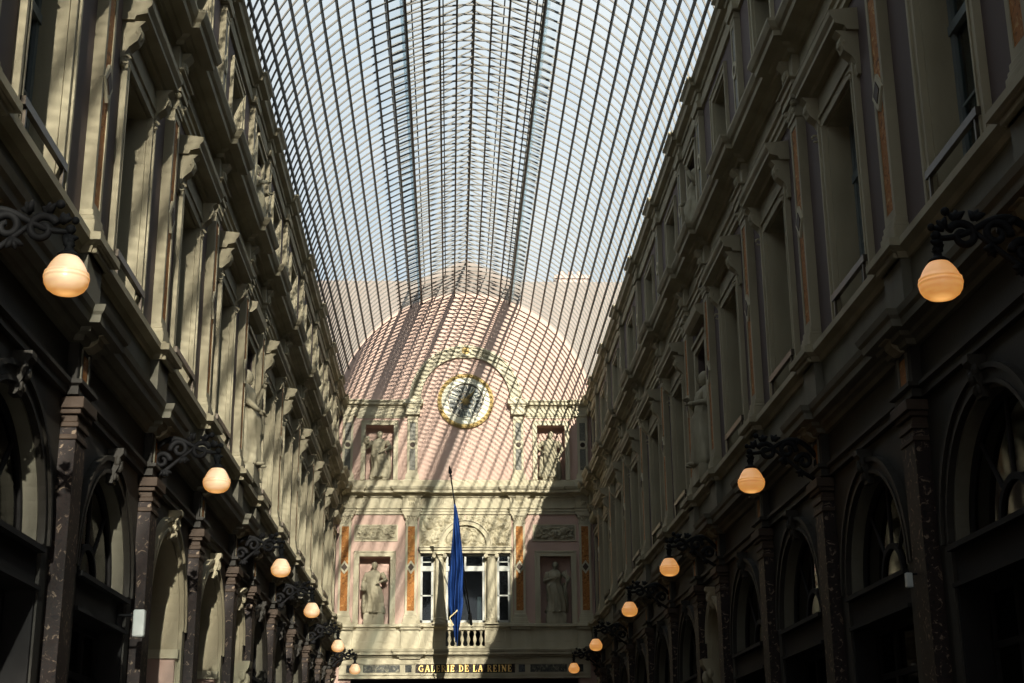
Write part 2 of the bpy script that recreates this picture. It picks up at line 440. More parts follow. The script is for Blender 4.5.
p1f = pilaster_first('marble_orange', 'cream', 'cream'); p2f = pilaster_second('marble_grey', st='cream')
u0, u1, u2, u3, u4 = [], [], [], [], []
for w in 'LR':
    for c in PIL[:-1]:
        put(p0, u0, w, c, 0, 'trim'); put(p1, u1, w, c, 7.0, 'trim'); put(p2, u2, w, c, 11.56, 'trim')
for s in (-3.86, -1.74, 1.74, 3.86):
    put(p1f, u3, 'F', s, 7.0, 'trim'); put(p2f, u4, 'F', s, 11.56, 'trim')

# ------------------------------------------------------------------ windows of the side walls
def window_first():
    root = empty('window'); h = .66; H = ZW1-ZW0
    b = B(); a = .17
    for s in (-1, 1):
        b.box(0, .05, min(s*h, s*(h+a)), max(s*h, s*(h+a)), 0, H+a); b.box(.05, .075, min(s*(h+a-.05), s*(h+a)), max(s*(h+a-.05), s*(h+a)), 0, H+a)
        b.box(.05, .065, min(s*h, s*(h+.035)), max(s*h, s*(h+.035)), 0, H)
    b.box(0, .05, -h, h, H, H+a); b.box(.05, .075, -h-a, h+a, H+a-.05, H+a)
    b.build('architrave', 'cream_side', root)
    b = B(); b.box(-.34, 0.0, -h-.0, -h+.03, 0, H); b.box(-.34, 0.0, h-.03, h, 0, H); b.box(-.34, 0, -h, h, H-.03, H); b.box(-.34, .0, -h, h, -.04, .02)
    b.build('reveal', 'cream_side', root)
    h2 = h-.03; b = B(); x0, x1 = -.34, -.27
    for s in (-1, 1): b.box(x0, x1, min(s*h2, s*(h2-.08)), max(s*h2, s*(h2-.08)), .02, H-.03)
    b.box(x0, x1, -h2, h2, H-.11, H-.03); b.box(x0, x1, -h2, h2, .02, .14); b.box(x0, x1+.02, -h2, h2, 1.75, 1.85)
    b.box(x0, x1-.01, -.05, .05, .02, H-.03)
    for z in (.95,): b.box(x0+.02, x1-.02, -h2, h2, z, z+.03)
    fr = b.build('sash_frame', 'frame', root)
    B().box(-.315, -.305, -h2, h2, .02, H-.03).build('glass', 'glass', fr)
    B().box(-.42, -.40, -h2-.02, -.12, .1, H).box(-.42, -.40, .12, h2+.02, .1, H).build('curtain', 'curtain', root)
    # hood on two consoles
    b = B(); w = h+.30
    b.prism([(0, H+.42), (.14, H+.42), (.16, H+.47), (.28, H+.50), (.28, H+.55), (.32, H+.60), (.33, H+.66), (0, H+.70)], -w, w, 'y')
    b.box(0, .06, -h-.05, h+.05, H+a, H+.42)
    b.build('hood', 'cream_side', root)
    for s in (-1, 1):
        b = B(); y0, y1 = s*(h+.17)-.085, s*(h+.17)+.085
        b.prism([(0, H-.12), (.04, H-.12), (.06, H-.04), (.05, H+.02), (.09, H+.10), (.18, H+.18), (.22, H+.28), (.20, H+.36), (.26, H+.42), (0, H+.42)], y0, y1, 'y')
        b.tube([(.075+.045*math.cos(t), s*(h+.17)-.095, H-.06+.045*math.sin(t)) for t in [i*.6 for i in range(10)]], .016, 6)
        b.ring(0, 0, .02, .045, 0, .01)if False else None
        b.ball((.17, s*(h+.17), H+.28), .075, (.8, 1.3, 1), 10)
        b.build('console', 'cream_side', root)
    b = B(); b.box(.05, .10, -h-.04, h+.04, .25, .33)
    for k in range(2): y = -h+.04+(2*h-.08)*k; b.box(.06, .09, y-.015, y+.015, 0, .28)
    for s in (-1, 1): b.box(-.02, .08, min(s*h, s*(h+.04)), max(s*h, s*(h+.04)), .27, .33)
    b.build('guard_rail', 'bronze', root)
    return root
def window_second():
    root = empty('window'); h = .56; H = ZX1-ZX0; a = .14
    b = B()
    for s in (-1, 1):
        b.box(0, .04, min(s*h, s*(h+a)), max(s*h, s*(h+a)), 0, H+a); b.box(.04, .06, min(s*(h+a-.04), s*(h+a)), max(s*(h+a-.04), s*(h+a)), 0, H+a)
    b.box(0, .04, -h, h, H, H+a); b.box(.04, .06, -h-a, h+a, H+a-.04, H+a); b.box(0, .10, -h-a, h+a, -.08, 0)
    b.build('architrave', 'cream_side', root)
    b = B(); b.box(-.30, 0, -h, -h+.03, 0, H); b.box(-.30, 0, h-.03, h, 0, H); b.box(-.30, 0, -h, h, H-.03, H); b.box(-.30, 0, -h, h, 0, .02)
    b.build('reveal', 'cream_side', root)
    h2 = h-.03; b = B(); x0, x1 = -.30, -.24
    for s in (-1, 1): b.box(x0, x1, min(s*h2, s*(h2-.07)), max(s*h2, s*(h2-.07)), .02, H-.03)
    b.box(x0, x1, -h2, h2, H-.10, H-.03); b.box(x0, x1, -h2, h2, .02, .12); b.box(x0, x1-.01, -.04, .04, .02, H-.03); b.box(x0+.02, x1-.02, -h2, h2, 1.0, 1.03)
    fr = b.build('sash_frame', 'frame', root)
    B().box(-.275, -.265, -h2, h2, .02, H-.03).build('glass', 'glass', fr)
    return root
w1, w2 = window_first(), window_second(); v1, v2 = [], []
for w in 'LR':
    for (p, q) in bays:
        if (p, q) in NARROW: continue
        put(w1, v1, w, (p+q)/2, ZW0, 'window'); put(w2, v2, w, (p+q)/2, ZX0, 'window')

# ------------------------------------------------------------------ ground floor arches
def archivolt(r, zc, root, wj=.18, mat='cream_side', depth=.42, rmat=None, z0=0):
    b = B()
    b.ring(0, zc, r, r+wj, 0, .05, 0, 180, 28); b.ring(0, zc, r+wj-.05, r+wj, .05, .08, 0, 180, 28)
    b.ring(0, zc, r, r+.04, .05, .065, 0, 180, 28)
    for s in (-1, 1):
        b.box(0, .05, min(s*r, s*(r+wj)), max(s*r, s*(r+wj)), 0, zc)
    b.build('archivolt', mat, root)
    b = B(); b.ring(0, zc, r-.03, r, -depth, 0, 0, 180, 28)
    for s in (-1, 1): b.box(-depth, 0, min(s*r, s*(r-.03)), max(s*r, s*(r-.03)), z0, zc)
    b.build('arch_reveal', rmat or mat, root)
    b = B(); z = zc+r
    b.prism([(0, z-.10), (.09, z-.10), (.11, z), (.16, z+.08), (.15, z+.16), (.21, z+.22), (.21, z+.28), (0, z+.28)], -.09, .09, 'y')
    for s in (-1, 1): b.ball((.13, s*.07, z+.14), .05, (1, .8, 1.3), 8); b.ball((.10, s*.05, z-.02), .04, (1, .8, 1.3), 8)
    b.ball((.15, 0, z+.08), .05, (1, 1, 1.2), 8)
    b.xform(Matrix.Diagonal((.8, .8, 1, 1)))
    b.build('keystone', mat, root)
def shop_arch():
    root = empty('window'); r = ARC_R; zc = ARC_Z
    archivolt(r, zc, root, mat='stone_dark', rmat='stone_plinth', depth=.2, z0=zc-.4)
    b = B(); ri = r-.03; x0, x1 = -.20, -.13
    b.ring(0, zc, ri-.07, ri, x0, x1, 0, 180, 28); b.box(x0, x1, -ri, ri, zc-.04, zc+.05)
    for a in (50, 90, 130):
        c, t = math.cos(R(a)), math.sin(R(a))
        b.tube([(-.165, .38*c, zc+.38*t), (-.165, (ri-.03)*c, zc+(ri-.03)*t)], .028, 6)
    b.ring(0, zc, .34, .40, x0, x1, 0, 180, 20)
    fr = b.build('fanlight_frame', 'black_paint', root)
    pts = [(ri*math.cos(PI*i/28), zc+ri*math.sin(PI*i/28)) for i in range(29)]
    B().prism(pts, -.17, -.16).build('fanlight_glass', 'shop_glass', fr)
    b = B(); b.box(-.36, .02, -ri, ri, zc-.38, zc-.05); b.box(-.36, .03, -ARC_R-.0, -ri+.02, 0, zc-.38); b.box(-.36, .03, ri-.02, ARC_R, 0, zc-.38); b.box(-.30, .10, -ri, ri, zc-.09, zc-.04); b.box(-.30, .08, -ri, ri, zc-.42, zc-.38)
    b.build('fascia', 'black_paint', root)
    b = B(); x0, x1 = -.30, -.22; zt = zc-.42
    for y in (-ri+.04, -.42, .42, ri-.04): b.box(x0, x1, y-.04, y+.04, 0, zt)
    b.box(x0, x1, -ri, ri, 0, .5); b.box(x0, x1, -ri, ri, zt-.55, zt-.49); b.box(x0, x1, -ri, ri, zt-.06, zt)
    f2 = b.build('shopfront_frame', 'black_paint', root)
    B().box(-.27, -.26, -ri, ri, .5, zt).build('shop_glass', 'shop_glass', f2)
    return root
def open_arch():
    root = empty('door'); r = ARC_R; zc = ARC_Z
    archivolt(r, zc, root, depth=.5)
    b = B(); ri = r-.03
    # deep cream vestibule with an impost ledge and pink dado
    b.ring(0, zc, ri-.02, ri, -1.4, -.42, 0, 180, 28)
    for s in (-1, 1): b.box(-1.4, -.42, min(s*ri, s*(ri-.03)), max(s*ri, s*(ri-.03)), 3.55, zc)
    b.build('vestibule_lining', 'cream_side', root)
    b = B()
    for s in (-1, 1): b.box(-1.4, .03, min(s*(ri+.0), s*(ri-.09)), max(s*ri, s*(ri-.09)), 3.43, 3.55)
    b.build('impost_ledge', 'cream', root)
    b = B()
    for s in (-1, 1): b.box(-1.4, -.02, min(s*ri, s*(ri-.05)), max(s*ri, s*(ri-.05)), 0, 3.43)
    b.build('dado', 'pink', root)
    b = B(); b.box(-1.44, -1.40, -ri, ri, 0, zc); b.prism([(ri*math.cos(PI*i/24), zc+ri*math.sin(PI*i/24)) for i in range(25)], -1.44, -1.40)
    for s in (-1, 1): b.box(-1.40, -1.37, s*.5-.38, s*.5+.38, .2, 2.0); b.box(-1.40, -1.37, s*.5-.38, s*.5+.38, 2.2, 3.4)
    b.build('door_leaf', 'black_paint', root)
    return root
def niche_arch():
    root = empty('window'); r = .62; zc = 4.2
    archivolt(r, zc, root, .12)
    b = B(); ri = r-.03
    b.ring(0, zc, ri-.06, ri, -.34, -.28, 0, 180, 20); b.box(-.34, -.28, -ri, ri, zc-.06, zc+.02); b.box(-.34, -.28, -.03, .03, 0, zc+ri)
    b.box(-.34, .0, -ri, ri, 3.3, 3.6)
    fr = b.build('niche_frame', 'black_paint', root)
    B().box(-.32, -.31, -ri, ri, 0, zc+.45).build('glass', 'shop_glass', fr)
    b = B(); b.prism([(0, 3.3), (.10, 3.35), (.16, 3.55), (.28, 3.75), (.30, 3.86), (0, 3.86)], -.16, .16, 'y')
    for s in (-1, 1): b.ball((.17, s*.14, 3.62), .07, (1, .7, 1.3), 8)
    b.ball((.2, 0, 3.55), .09, (1, 1.1, 1.5), 8)
    b.build('carved_bracket', 'cream_side', root)
    return root
ga, oa, na = shop_arch(), open_arch(), niche_arch(); ug, uo, un = [], [], []
for w in 'LR':
    for (p, q) in bays:
        c = (p+q)/2-(.08 if p > 43 else 0)
        if (p, q) in NARROW: put(na, un, w, c, 0, 'window')
        elif w == 'L' and p in (17.25, 20.7): put(oa, uo, w, c, 0, 'door')
        else: put(ga, ug, w, c, 0, 'window')

# ------------------------------------------------------------------ statues
def tapered(b, pts, rs, n=10): b.tube(pts, rs, n)
def statue_mesh(seed, pose, h=1.7):
    """robed standing figure facing +x, feet at z = 0"""
    rnd = random.Random(seed); b = B(); bm = b.bm
    K = [(0, .16, .19), (.03, .17, .20), (.12, .155, .185), (.25, .145, .165), (.38, .14, .16), (.47, .14, .165), (.53, .135, .16), (.60, .11, .13), (.66, .11, .135), (.73, .125, .155), (.79, .11, .165), (.83, .075, .11), (.855, .05, .06), (.875, .043, .045)]
    lean = rnd.uniform(-.03, .03); n = 40; rows = []
    steps = 46
    def interp(t):
        for (a, rx, ry), (c, sx, sy) in zip(K, K[1:]):
            if a <= t <= c:
                f = (t-a)/(c-a); f = f*f*(3-2*f); return rx+(sx-rx)*f, ry+(sy-ry)*f
        return K[-1][1:]
    for i in range(steps+1):
        t = .875*i/steps; rx, ry = interp(t); row = []
        cy = lean*math.sin(t*3.3)+.025*math.sin(t*7)*pose.get('sway', 1); cx = .02*math.sin(t*5)
        for j in range(n):
            a = 2*PI*j/n
            fold = max(0, 1-t/.78)
            k = 1 + (.25+.75*fold)*(.13*math.sin(9*a+4*t+seed)+.08*math.sin(16*a-7*t+seed*2)) + .03*noise.noise(Vector((math.cos(a)*2, math.sin(a)*2, t*9+seed)))
            if .50 < t < .58: k *= 1+.06*math.sin((t-.5)/.08*PI)*math.sin(a*3+seed)
            # diagonal mantle
            m = math.sin(a+seed)*.5+t*2.2
            if .95 < m < 1.25 and t < .8: k *= 1.09
            row.append(bm.verts.new((h*(cx+rx*k*math.cos(a)), h*(cy+ry*k*math.sin(a)), h*t)))
        rows.append(row)
    for r0, r1 in zip(rows, rows[1:]):
        for j in range(n): bm.faces.new((r0[j], r0[(j+1)%n], r1[(j+1)%n], r1[j]))
    bm.faces.new(rows[0][::-1]); bm.faces.new(rows[-1])
    # head with face and hair
    hz = .935*h; hy = lean*math.sin(3)*h; tn = pose.get('turn', 0)
    hd = B()
    hd.ball((0, 0, 0), .062*h, (1.0, .82, 1.22), 18)
    hd.ball((-.018*h, 0, .018*h), .066*h, (1, .95, 1.05), 14)                      # hair
    hd.ball((-.06*h, 0, -.0*h), .032*h, (1, 1.1, 1), 10)                          # bun
    hd.prism([(.052*h, .012*h), (.076*h, -.012*h), (.056*h, -.016*h)], -.009*h, .009*h, 'y')  # nose
    for s in (-1, 1):
        hd.ball((.052*h, s*.020*h, .012*h), .010*h, (.7, 1.2, .7), 8)              # eyes under a brow
        hd.ball((.053*h, s*.020*h, .024*h), .012*h, (.5, 1.4, .4), 8)
        hd.ball((-.002*h, s*.052*h, -.002*h), .014*h, (.8, .5, 1.3), 8)            # ears
    hd.ball((.056*h, 0, -.034*h), .012*h, (.6, 1.3, .45), 8)                       # mouth
    hd.ball((.045*h, 0, -.056*h), .016*h, (1, 1.1, .8), 8)                         # chin
    hd.xform(Matrix.Translation((.015*h, hy, hz)) @ Matrix.Rotation(tn, 4, 'Z') @ Matrix.Rotation(.12, 4, 'Y'))
    me = bpy.data.meshes.new('t'); hd.bm.to_mesh(me); hd.bm.free(); bm.from_mesh(me); bpy.data.meshes.remove(me)
    # arms: shoulder, elbow, wrist -> hand with fingers
    for s, key in ((1, 'l'), (-1, 'r')):
        sh = Vector((0, s*.145*h+lean*.4, .795*h)); el, wr = [Vector(v)*h for v in pose[key]]
        el.y *= s; wr.y *= s
        mid = (sh+el)/2
        tapered(b, [sh, mid, el, (el+wr)/2, wr], [.046*h, .042*h, .037*h, .031*h, .023*h], 12)
        # sleeve folds
        b.tube([sh+Vector((0,0,.01)), mid+Vector((0,0,-.015*h)), el+Vector((0,0,-.04*h))], [.048*h, .048*h, .03*h], 10)
        d = (wr-el).normalized(); up = Vector((0,0,1)); sd = d.cross(up).normalized() if abs(d.z) < .95 else Vector((0,1,0))
        palm = wr+d*.035*h
        b.tube([wr, palm, palm+d*.015*h], [.024*h, .028*h, .022*h], 8)
        for f, (o_, l) in enumerate(((-.020, .036), (-.007, .044), (.007, .041), (.020, .031))):
            p = palm+sd*o_*h+d*.012*h; b.tube([p, p+d*l*.55*h, p+d*l*.8*h+Vector((.012*h, 0, -.012*h))], [.0075*h, .007*h, .005*h], 6)
        p = wr+d*.012*h+sd*.022*h; b.tube([p, p+sd*.02*h+d*.018*h, p+sd*.022*h+d*.038*h], [.009*h, .008*h, .006*h], 6)
    if pose.get('prop') == 'book':
        w = Vector(pose['r'][1])*h; w.y *= -1; b.box(w.x-.02*h, w.x+.03*h, w.y-.05*h, w.y+.06*h, w.z-.06*h, w.z+.10*h)
    if pose.get('prop') == 'staff':
        w = Vector(pose['l'][1])*h; b.tube([(w.x+.02*h, w.y, .02), (w.x+.02*h, w.y, w.z+.28*h)], .014*h, 7)
    if pose.get('prop') == 'urn':
        b.lathe([(.04*h, 0), (.07*h, .05*h), (.075*h, .12*h), (.035*h, .17*h), (.05*h, .19*h)], (.10*h, -.20*h, .0), 14)
    # drapery falling at one side
    b.tube([(-.02*h, s2*.17*h, z*h) for s2, z in ((pose.get('drape', 1), .60), (pose.get('drape', 1)*1.15, .4), (pose.get('drape', 1)*1.2, .18), (pose.get('drape', 1)*1.1, .02))], [.03*h, .045*h, .05*h, .055*h], 9)
    # foot tips
    for s in (-1, 1): b.ball((.19*h, s*.06*h, .018*h), .035*h, (1.5, .8, .6), 9)
    return b
POSE = [
    dict(l=((.04, .23, .66), (.16, .10, .60)), r=((.02, .22, .64), (.13, .20, .50)), turn=.2, prop='book', drape=-1),
    dict(l=((.03, .27, .68), (.16, .20, .55)), r=((.05, .22, .63), (.18, .02, .68)), turn=-.3, prop='staff', drape=1),
    dict(l=((.06, .24, .66), (.17, .05, .55)), r=((.03, .28, .68), (.12, .27, .78)), turn=.3, prop='book', drape=1),
    dict(l=((.02, .25, .63), (.12, .16, .47)), r=((.02, .30, .68), (.10, .20, .58)), turn=-.1, prop='urn', drape=-1),
    dict(l=((.08, .25, .72), (.15, .22, .88)), r=((.04, .22, .64), (.17, .12, .55)), turn=.1, prop='none', drape=1),
    dict(l=((.03, .22, .64), (.16, .12, .64)), r=((.08, .23, .66), (.17, .10, .72)), turn=-.2, prop='none', drape=-1)]
def statue(i, wall, s, z, d, h, label, plinth_h=.2, pw=.34, pd=.26):
    loc, rz = at(wall, s, z, d)
    root = empty('statue', loc, rz)
    statue_mesh(i*3+1, POSE[i % 6], h).xform(Matrix.Translation((0, 0, plinth_h))).build('figure', 'statue', root, smooth=True)
    B().box(-pd, pd, -pw, pw, 0, plinth_h-.04).box(-pd+.02, pd-.02, -pw+.03, pw-.03, plinth_h-.04, plinth_h+.015).build('plinth', 'statue', root)
    tag(root, label, 'statue', 'stone statues in the niches')
    return root

# statue bays of the side walls: framed niches
def side_niche(h, H, hood):
    root = empty('trim')
    b = B(); a = .12
    for s in (-1, 1): b.box(0, .06, min(s*h, s*(h+a)), max(s*h, s*(h+a)), 0, H+a)
    b.box(0, .06, -h, h, H, H+a); b.box(0, .10, -h-a, h+a, H+a, H+a+.06)
    b.build('niche_frame', 'cream_side', root)
    b = B(); b.box(-.44, -.42, -h, h, 0, H); b.box(-.42, 0, -h, -h+.02, 0, H); b.box(-.42, 0, h-.02, h, 0, H); b.box(-.42, 0, -h, h, H-.02, H); b.box(-.42, .0, -h, h, -.02, .01)
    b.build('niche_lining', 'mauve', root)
    if hood:
        b = B(); b.prism([(0, H+.42), (.12, H+.42), (.20, H+.50), (.22, H+.62), (0, H+.66)], -h-.14, h+.14, 'y'); b.build('niche_hood', 'cream_side', root)
    return root
n1, n2 = side_niche(.52, ZW1-ZW0, True), side_niche(.45, ZX1-ZX0, False); a1, a2 = [], []
for w in 'LR':
    for yc in (25.35, 45.045): put(n1, a1, w, yc, ZW0, 'trim'); put(n2, a2, w, yc, ZX0, 'trim')
statue(4, 'L', 25.35, ZW0, -.02, 1.75, 'robed stone statue in the first-floor niche of the sunlit left wall', .3, .36, .26)
statue(5, 'L', 25.35, ZX0, -.05, 1.45, 'robed stone statue high in the second-floor niche of the sunlit left wall', .12, .32, .24)
statue(5, 'R', 25.35, ZW0, -.02, 1.75, 'shaded stone statue in the first-floor niche of the dark right wall', .3, .36, .26)
statue(4, 'R', 25.35, ZX0, -.05, 1.45, 'shaded stone statue high in the second-floor niche of the dark right wall', .12, .32, .24)

# ------------------------------------------------------------------ far wall
def rect_hole_wall():
    b = B(); T = -.6
    # lower opening into the next gallery
    b.box(T, 0, -5.2, -3.6, 0, 5.22); b.box(T, 0, 3.6, 5.2, 0, 5.22)
    b.box(T, 0, -6.5, 6.5, 5.22, 6.12); b.box(T, 0, -6.5, -.62, 6.12, 6.89); b.box(T, 0, .62, 6.5, 6.12, 6.89); b.box(T, 0, -.62, .62, 6.80, 6.89)
    # first floor: niches at +-2.9 (half .5), window x +-1.5
    xs = [-6.5, -3.40, -2.40, -1.50, 1.50, 2.40, 3.40, 6.5]
    for a, c in ((0, 1), (2, 3), (4, 5), (6, 7)): b.box(T, 0, xs[a], xs[c], 6.89, 9.04)
    b.box(T, 0, -6.5, -1.50, 9.04, 11.54); b.box(T, 0, 1.50, 6.5, 9.04, 11.54)
    b.box(T, 0, -1.5, 1.5, 9.30, 11.54)
    xs = [-6.5, -3.28, -2.36, 2.36, 3.28, 6.5]
    for a, c in ((0, 1), (2, 3), (4, 5)): b.box(T, 0, xs[a], xs[c], 11.54, 13.38)
    # lunette zone with the stepped parapet and little gable
    arc = [(VR*math.cos(PI*i/48), VC+VR*math.sin(PI*i/48)) for i in range(49)]
    b.box(T, 0, -6.5, 6.5, 13.38, VC); b.prism(arc, T, 0)
    g = B()
    g.prism([(VR, VC), (6.5, VC), (6.5, 18.45), (1.75, 18.45), (0, 19.25), (-1.75, 18.45), (-6.5, 18.45), (-6.5, VC), (-VR, VC)] + arc[::-1][1:-1], T+.01, -.01)
    for s in (-1, 1):
        for z0, z1, x0, x1 in ((6.89, 9.04, 2.40, 3.40), (11.54, 13.38, 2.36, 3.28)):
            b.box(T, -.42, min(s*x0, s*x1), max(s*x0, s*x1), z0, z1)
    loc, rz = at('F', 0, 0)
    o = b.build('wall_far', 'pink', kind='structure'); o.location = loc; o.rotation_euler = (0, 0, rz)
    g.build('gable_parapet', 'parapet', o)
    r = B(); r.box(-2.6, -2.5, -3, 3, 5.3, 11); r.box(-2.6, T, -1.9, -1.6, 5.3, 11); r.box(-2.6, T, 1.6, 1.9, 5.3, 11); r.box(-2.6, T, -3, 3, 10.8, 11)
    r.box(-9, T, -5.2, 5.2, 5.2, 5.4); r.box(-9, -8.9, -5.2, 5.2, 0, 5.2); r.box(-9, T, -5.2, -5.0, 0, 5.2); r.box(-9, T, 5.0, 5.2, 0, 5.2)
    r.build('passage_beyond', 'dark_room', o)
    return o
wf = rect_hole_wall()
def farpart(b, name, mat, parent=None, **k):
    o = b.build(name, mat, parent, **k)
    if not parent:
        loc, rz = at('F', 0, 0); o.location = loc; o.rotation_euler = (0, 0, rz)
    return o
# niche frames
tn = 300
for s in (-1, 1):
    for z0, z1, x0, x1, a in ((6.89, 9.04, 2.40, 3.40, .17), (11.54, 13.38, 2.36, 3.28, .15)):
        lo, hi = min(s*x0, s*x1), max(s*x0, s*x1); b = B()
        b.box(0, .06, lo-a, lo, z0, z1+a); b.box(0, .06, hi, hi+a, z0, z1+a); b.box(0, .06, lo, hi, z1, z1+a)
        b.box(.06, .085, lo-a, lo-a+.04, z0, z1+a); b.box(.06, .085, hi+a-.04, hi+a, z0, z1+a); b.box(.06, .085, lo-a, hi+a, z1+a-.04, z1+a)
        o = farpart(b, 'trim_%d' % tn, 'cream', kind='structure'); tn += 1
# plain bands of the far wall: plinth with panels, pale stone border lines
b = B()
b.box(0, .03, -3.6, 3.6, 11.30, 11.54)
for s in (-1, 1):
    b.box(0, .03, min(s*2.02, s*3.6), max(s*2.02, s*3.6), 13.62, 13.70)
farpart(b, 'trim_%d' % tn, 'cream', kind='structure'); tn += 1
b = B()
for x0, x1 in ((-3.45, -2.15), (-1.28, -.62), (.62, 1.28), (2.15, 3.45)):
    b.box(.04, .058, x0, x1, 6.32, 6.36); b.box(.04, .058, x0, x1, 6.68, 6.72); b.box(.04, .058, x0, x0+.04, 6.36, 6.68); b.box(.04, .058, x1-.04, x1, 6.36, 6.68)
farpart(b, 'trim_%d' % tn, 'cream', kind='structure'); tn += 1

statue(0, 'F', -2.90, 6.89, -.12, 1.62, 'weathered stone statue holding a book in the lower left niche beside the flag', .34, .32, .24)
statue(1, 'F', 2.90, 6.89, -.12, 1.62, 'shadowed stone statue in the lower right niche of the far wall', .34, .32, .24)
statue(2, 'F', -2.82, 11.54, -.14, 1.58, 'robed stone statue in the upper left niche under the lunette', .06, .30, .22)
statue(3, 'F', 2.82, 11.54, -.14, 1.58, 'stone statue crossed by striped sunlight in the upper right niche', .06, .30, .22)

# imposts and big archivolt with marble inlay and medallion
b = B()
for s in (-1, 1):
    lo, hi = min(s*1.40, s*2.06), max(s*1.40, s*2.06)
    b.box(0, .24, lo+.10, hi-.10, 13.70, 13.98); b.box(0, .28, lo+.06, hi-.06, 13.98, 14.04); b.box(0, .34, lo, hi, 14.04, 14.20)
    b.box(0, .16, min(s*1.52, s*1.90), max(s*1.52, s*1.90), 14.20, 14.28)
farpart(b, 'trim_%d' % tn, 'cream', kind='structure', bevel=.01); tn += 1
b = B(); zc = 14.25; ro, ri = 1.87, 1.48
b.ring(0, zc, ri, ro, 0, .07, 0, 180, 64); b.ring(0, zc, ro-.06, ro, .07, .12, 0, 180, 64); b.ring(0, zc, ri, ri+.06, .07, .12, 0, 180, 64)
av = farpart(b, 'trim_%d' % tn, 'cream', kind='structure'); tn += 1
for a0, a1 in ((4, 41), (44, 83), (97, 136), (139, 176)):
    B().ring(0, zc, ri+.10, ro-.10, .07, .082, a0, a1, 24).build('marble_inlay', 'marble_green', av)
b = B(); b.disc(0, zc+1.675, .20, .07, .15, 28); b.box(0, .09, -.24, .24, zc+1.44, zc+1.90); md = b.build('medallion', 'cream', av)
B().disc(0, zc+1.675, .13, .15, .17, 24).build('medallion_stone', 'gold', md)

# first floor centre: venetian window
def ionic(root, s):
    y = s*.83
    b = B(); b.lathe([(.20, 0), (.20, .06), (.17, .08), (.185, .12), (.155, .16), (.15, .20), (.148, .9), (.135, 2.0), (.13, 2.06)], (.10, y, 6.92), 24)
    b.box(-.08, .30, y-.21, y+.21, 6.86, 6.92)
    c = b.build('column', 'cream', root, smooth=False)
    b = B(); b.box(-.06, .27, y-.20, y+.20, 9.08, 9.13); b.lathe([(.13, 0), (.16, .03), (.13, .06)], (.10, y, 8.97), 18)
    for t in (-1, 1):
        b.ring(y+t*.175, 9.03, .02, .065, .0, .25, n=14); b.disc(y+t*.175, 9.03, .022, 0, .26, 10)
    b.build('capital', 'cream', c)
root = empty('window_101', *at('F', 0, 0)); root['kind'] = 'structure'
for s in (-1, 1): ionic(root, s)
b = B()  # entablature, arch and spandrel backing
b.box(0, .14, -1.45, 1.45, 9.13, 9.22); b.box(0, .20, -1.48, 1.48, 9.22, 9.30); b.box(0, .24, -1.50, 1.50, 9.30, 9.34)
b.box(-.2, .02, -1.48, 1.48, 9.14, 9.3)
b.build('entablature', 'cream', root)
b = B(); zc = 9.36
b.ring(0, zc, .68, .86, 0, .12, 0, 180, 40); b.ring(0, zc, .82, .86, .12, .17, 0, 180, 40); b.ring(0, zc, .68, .71, .12, .15, 0, 180, 40)
b.build('arch', 'cream', root)
b = B(); b.box(-.18, .0, -1.5, -1.44, 6.89, 9.14); b.box(-.18, .0, 1.44, 1.5, 6.89, 9.14)
for s in (-1, 1):
    b.box(-.3, .04, min(s*1.44, s*1.52), max(s*1.44, s*1.52), 6.9, 9.14)
b.box(-.3, .05, -1.5, 1.5, 6.86, 6.93)
b.build('reveal', 'cream', root)
for nm, x0, x1 in (('side_light', -1.44, -1.02), ('centre_light', -.62, .62), ('side_light', 1.02, 1.44)):
    b = B(); X0, X1 = -.16, -.09
    b.box(X0, X1, x0, x0+.07, 6.93, 9.13); b.box(X0, X1, x1-.07, x1, 6.93, 9.13); b.box(X0, X1, x0, x1, 9.06, 9.13); b.box(X0, X1, x0, x1, 6.93, 7.02)
    b.box(X0, X1+.03, x0, x1, 8.58, 8.74)
    if x1-x0 < .6: b.box(X0, X1, x0, x1, 7.78, 7.82); b.box(X0, X1, x0, x1, 8.86, 8.89)
    else:
        b.box(X0, X1, -.03, .03, 8.70, 9.13)
    f = b.build(nm, 'white_frame', root)
    B().box(-.13, -.12, x0, x1, 6.95, 9.1).build('glass', 'glass', f)
b = B()
for s in (-1, 1): b.box(-.3, -.05, min(s*.62, s*1.02), max(s*.62, s*1.02), 6.93, 9.13)
b.build('window_pier', 'cream', root)
b = B()
for k in range(6):
    b.tube([(-.45+.03*(k % 2), .40+.022*k, 6.95), (-.45+.03*(k % 2), .40+.022*k, 7.8)], .014, 6)
b.build('curtain', 'curtain', root)

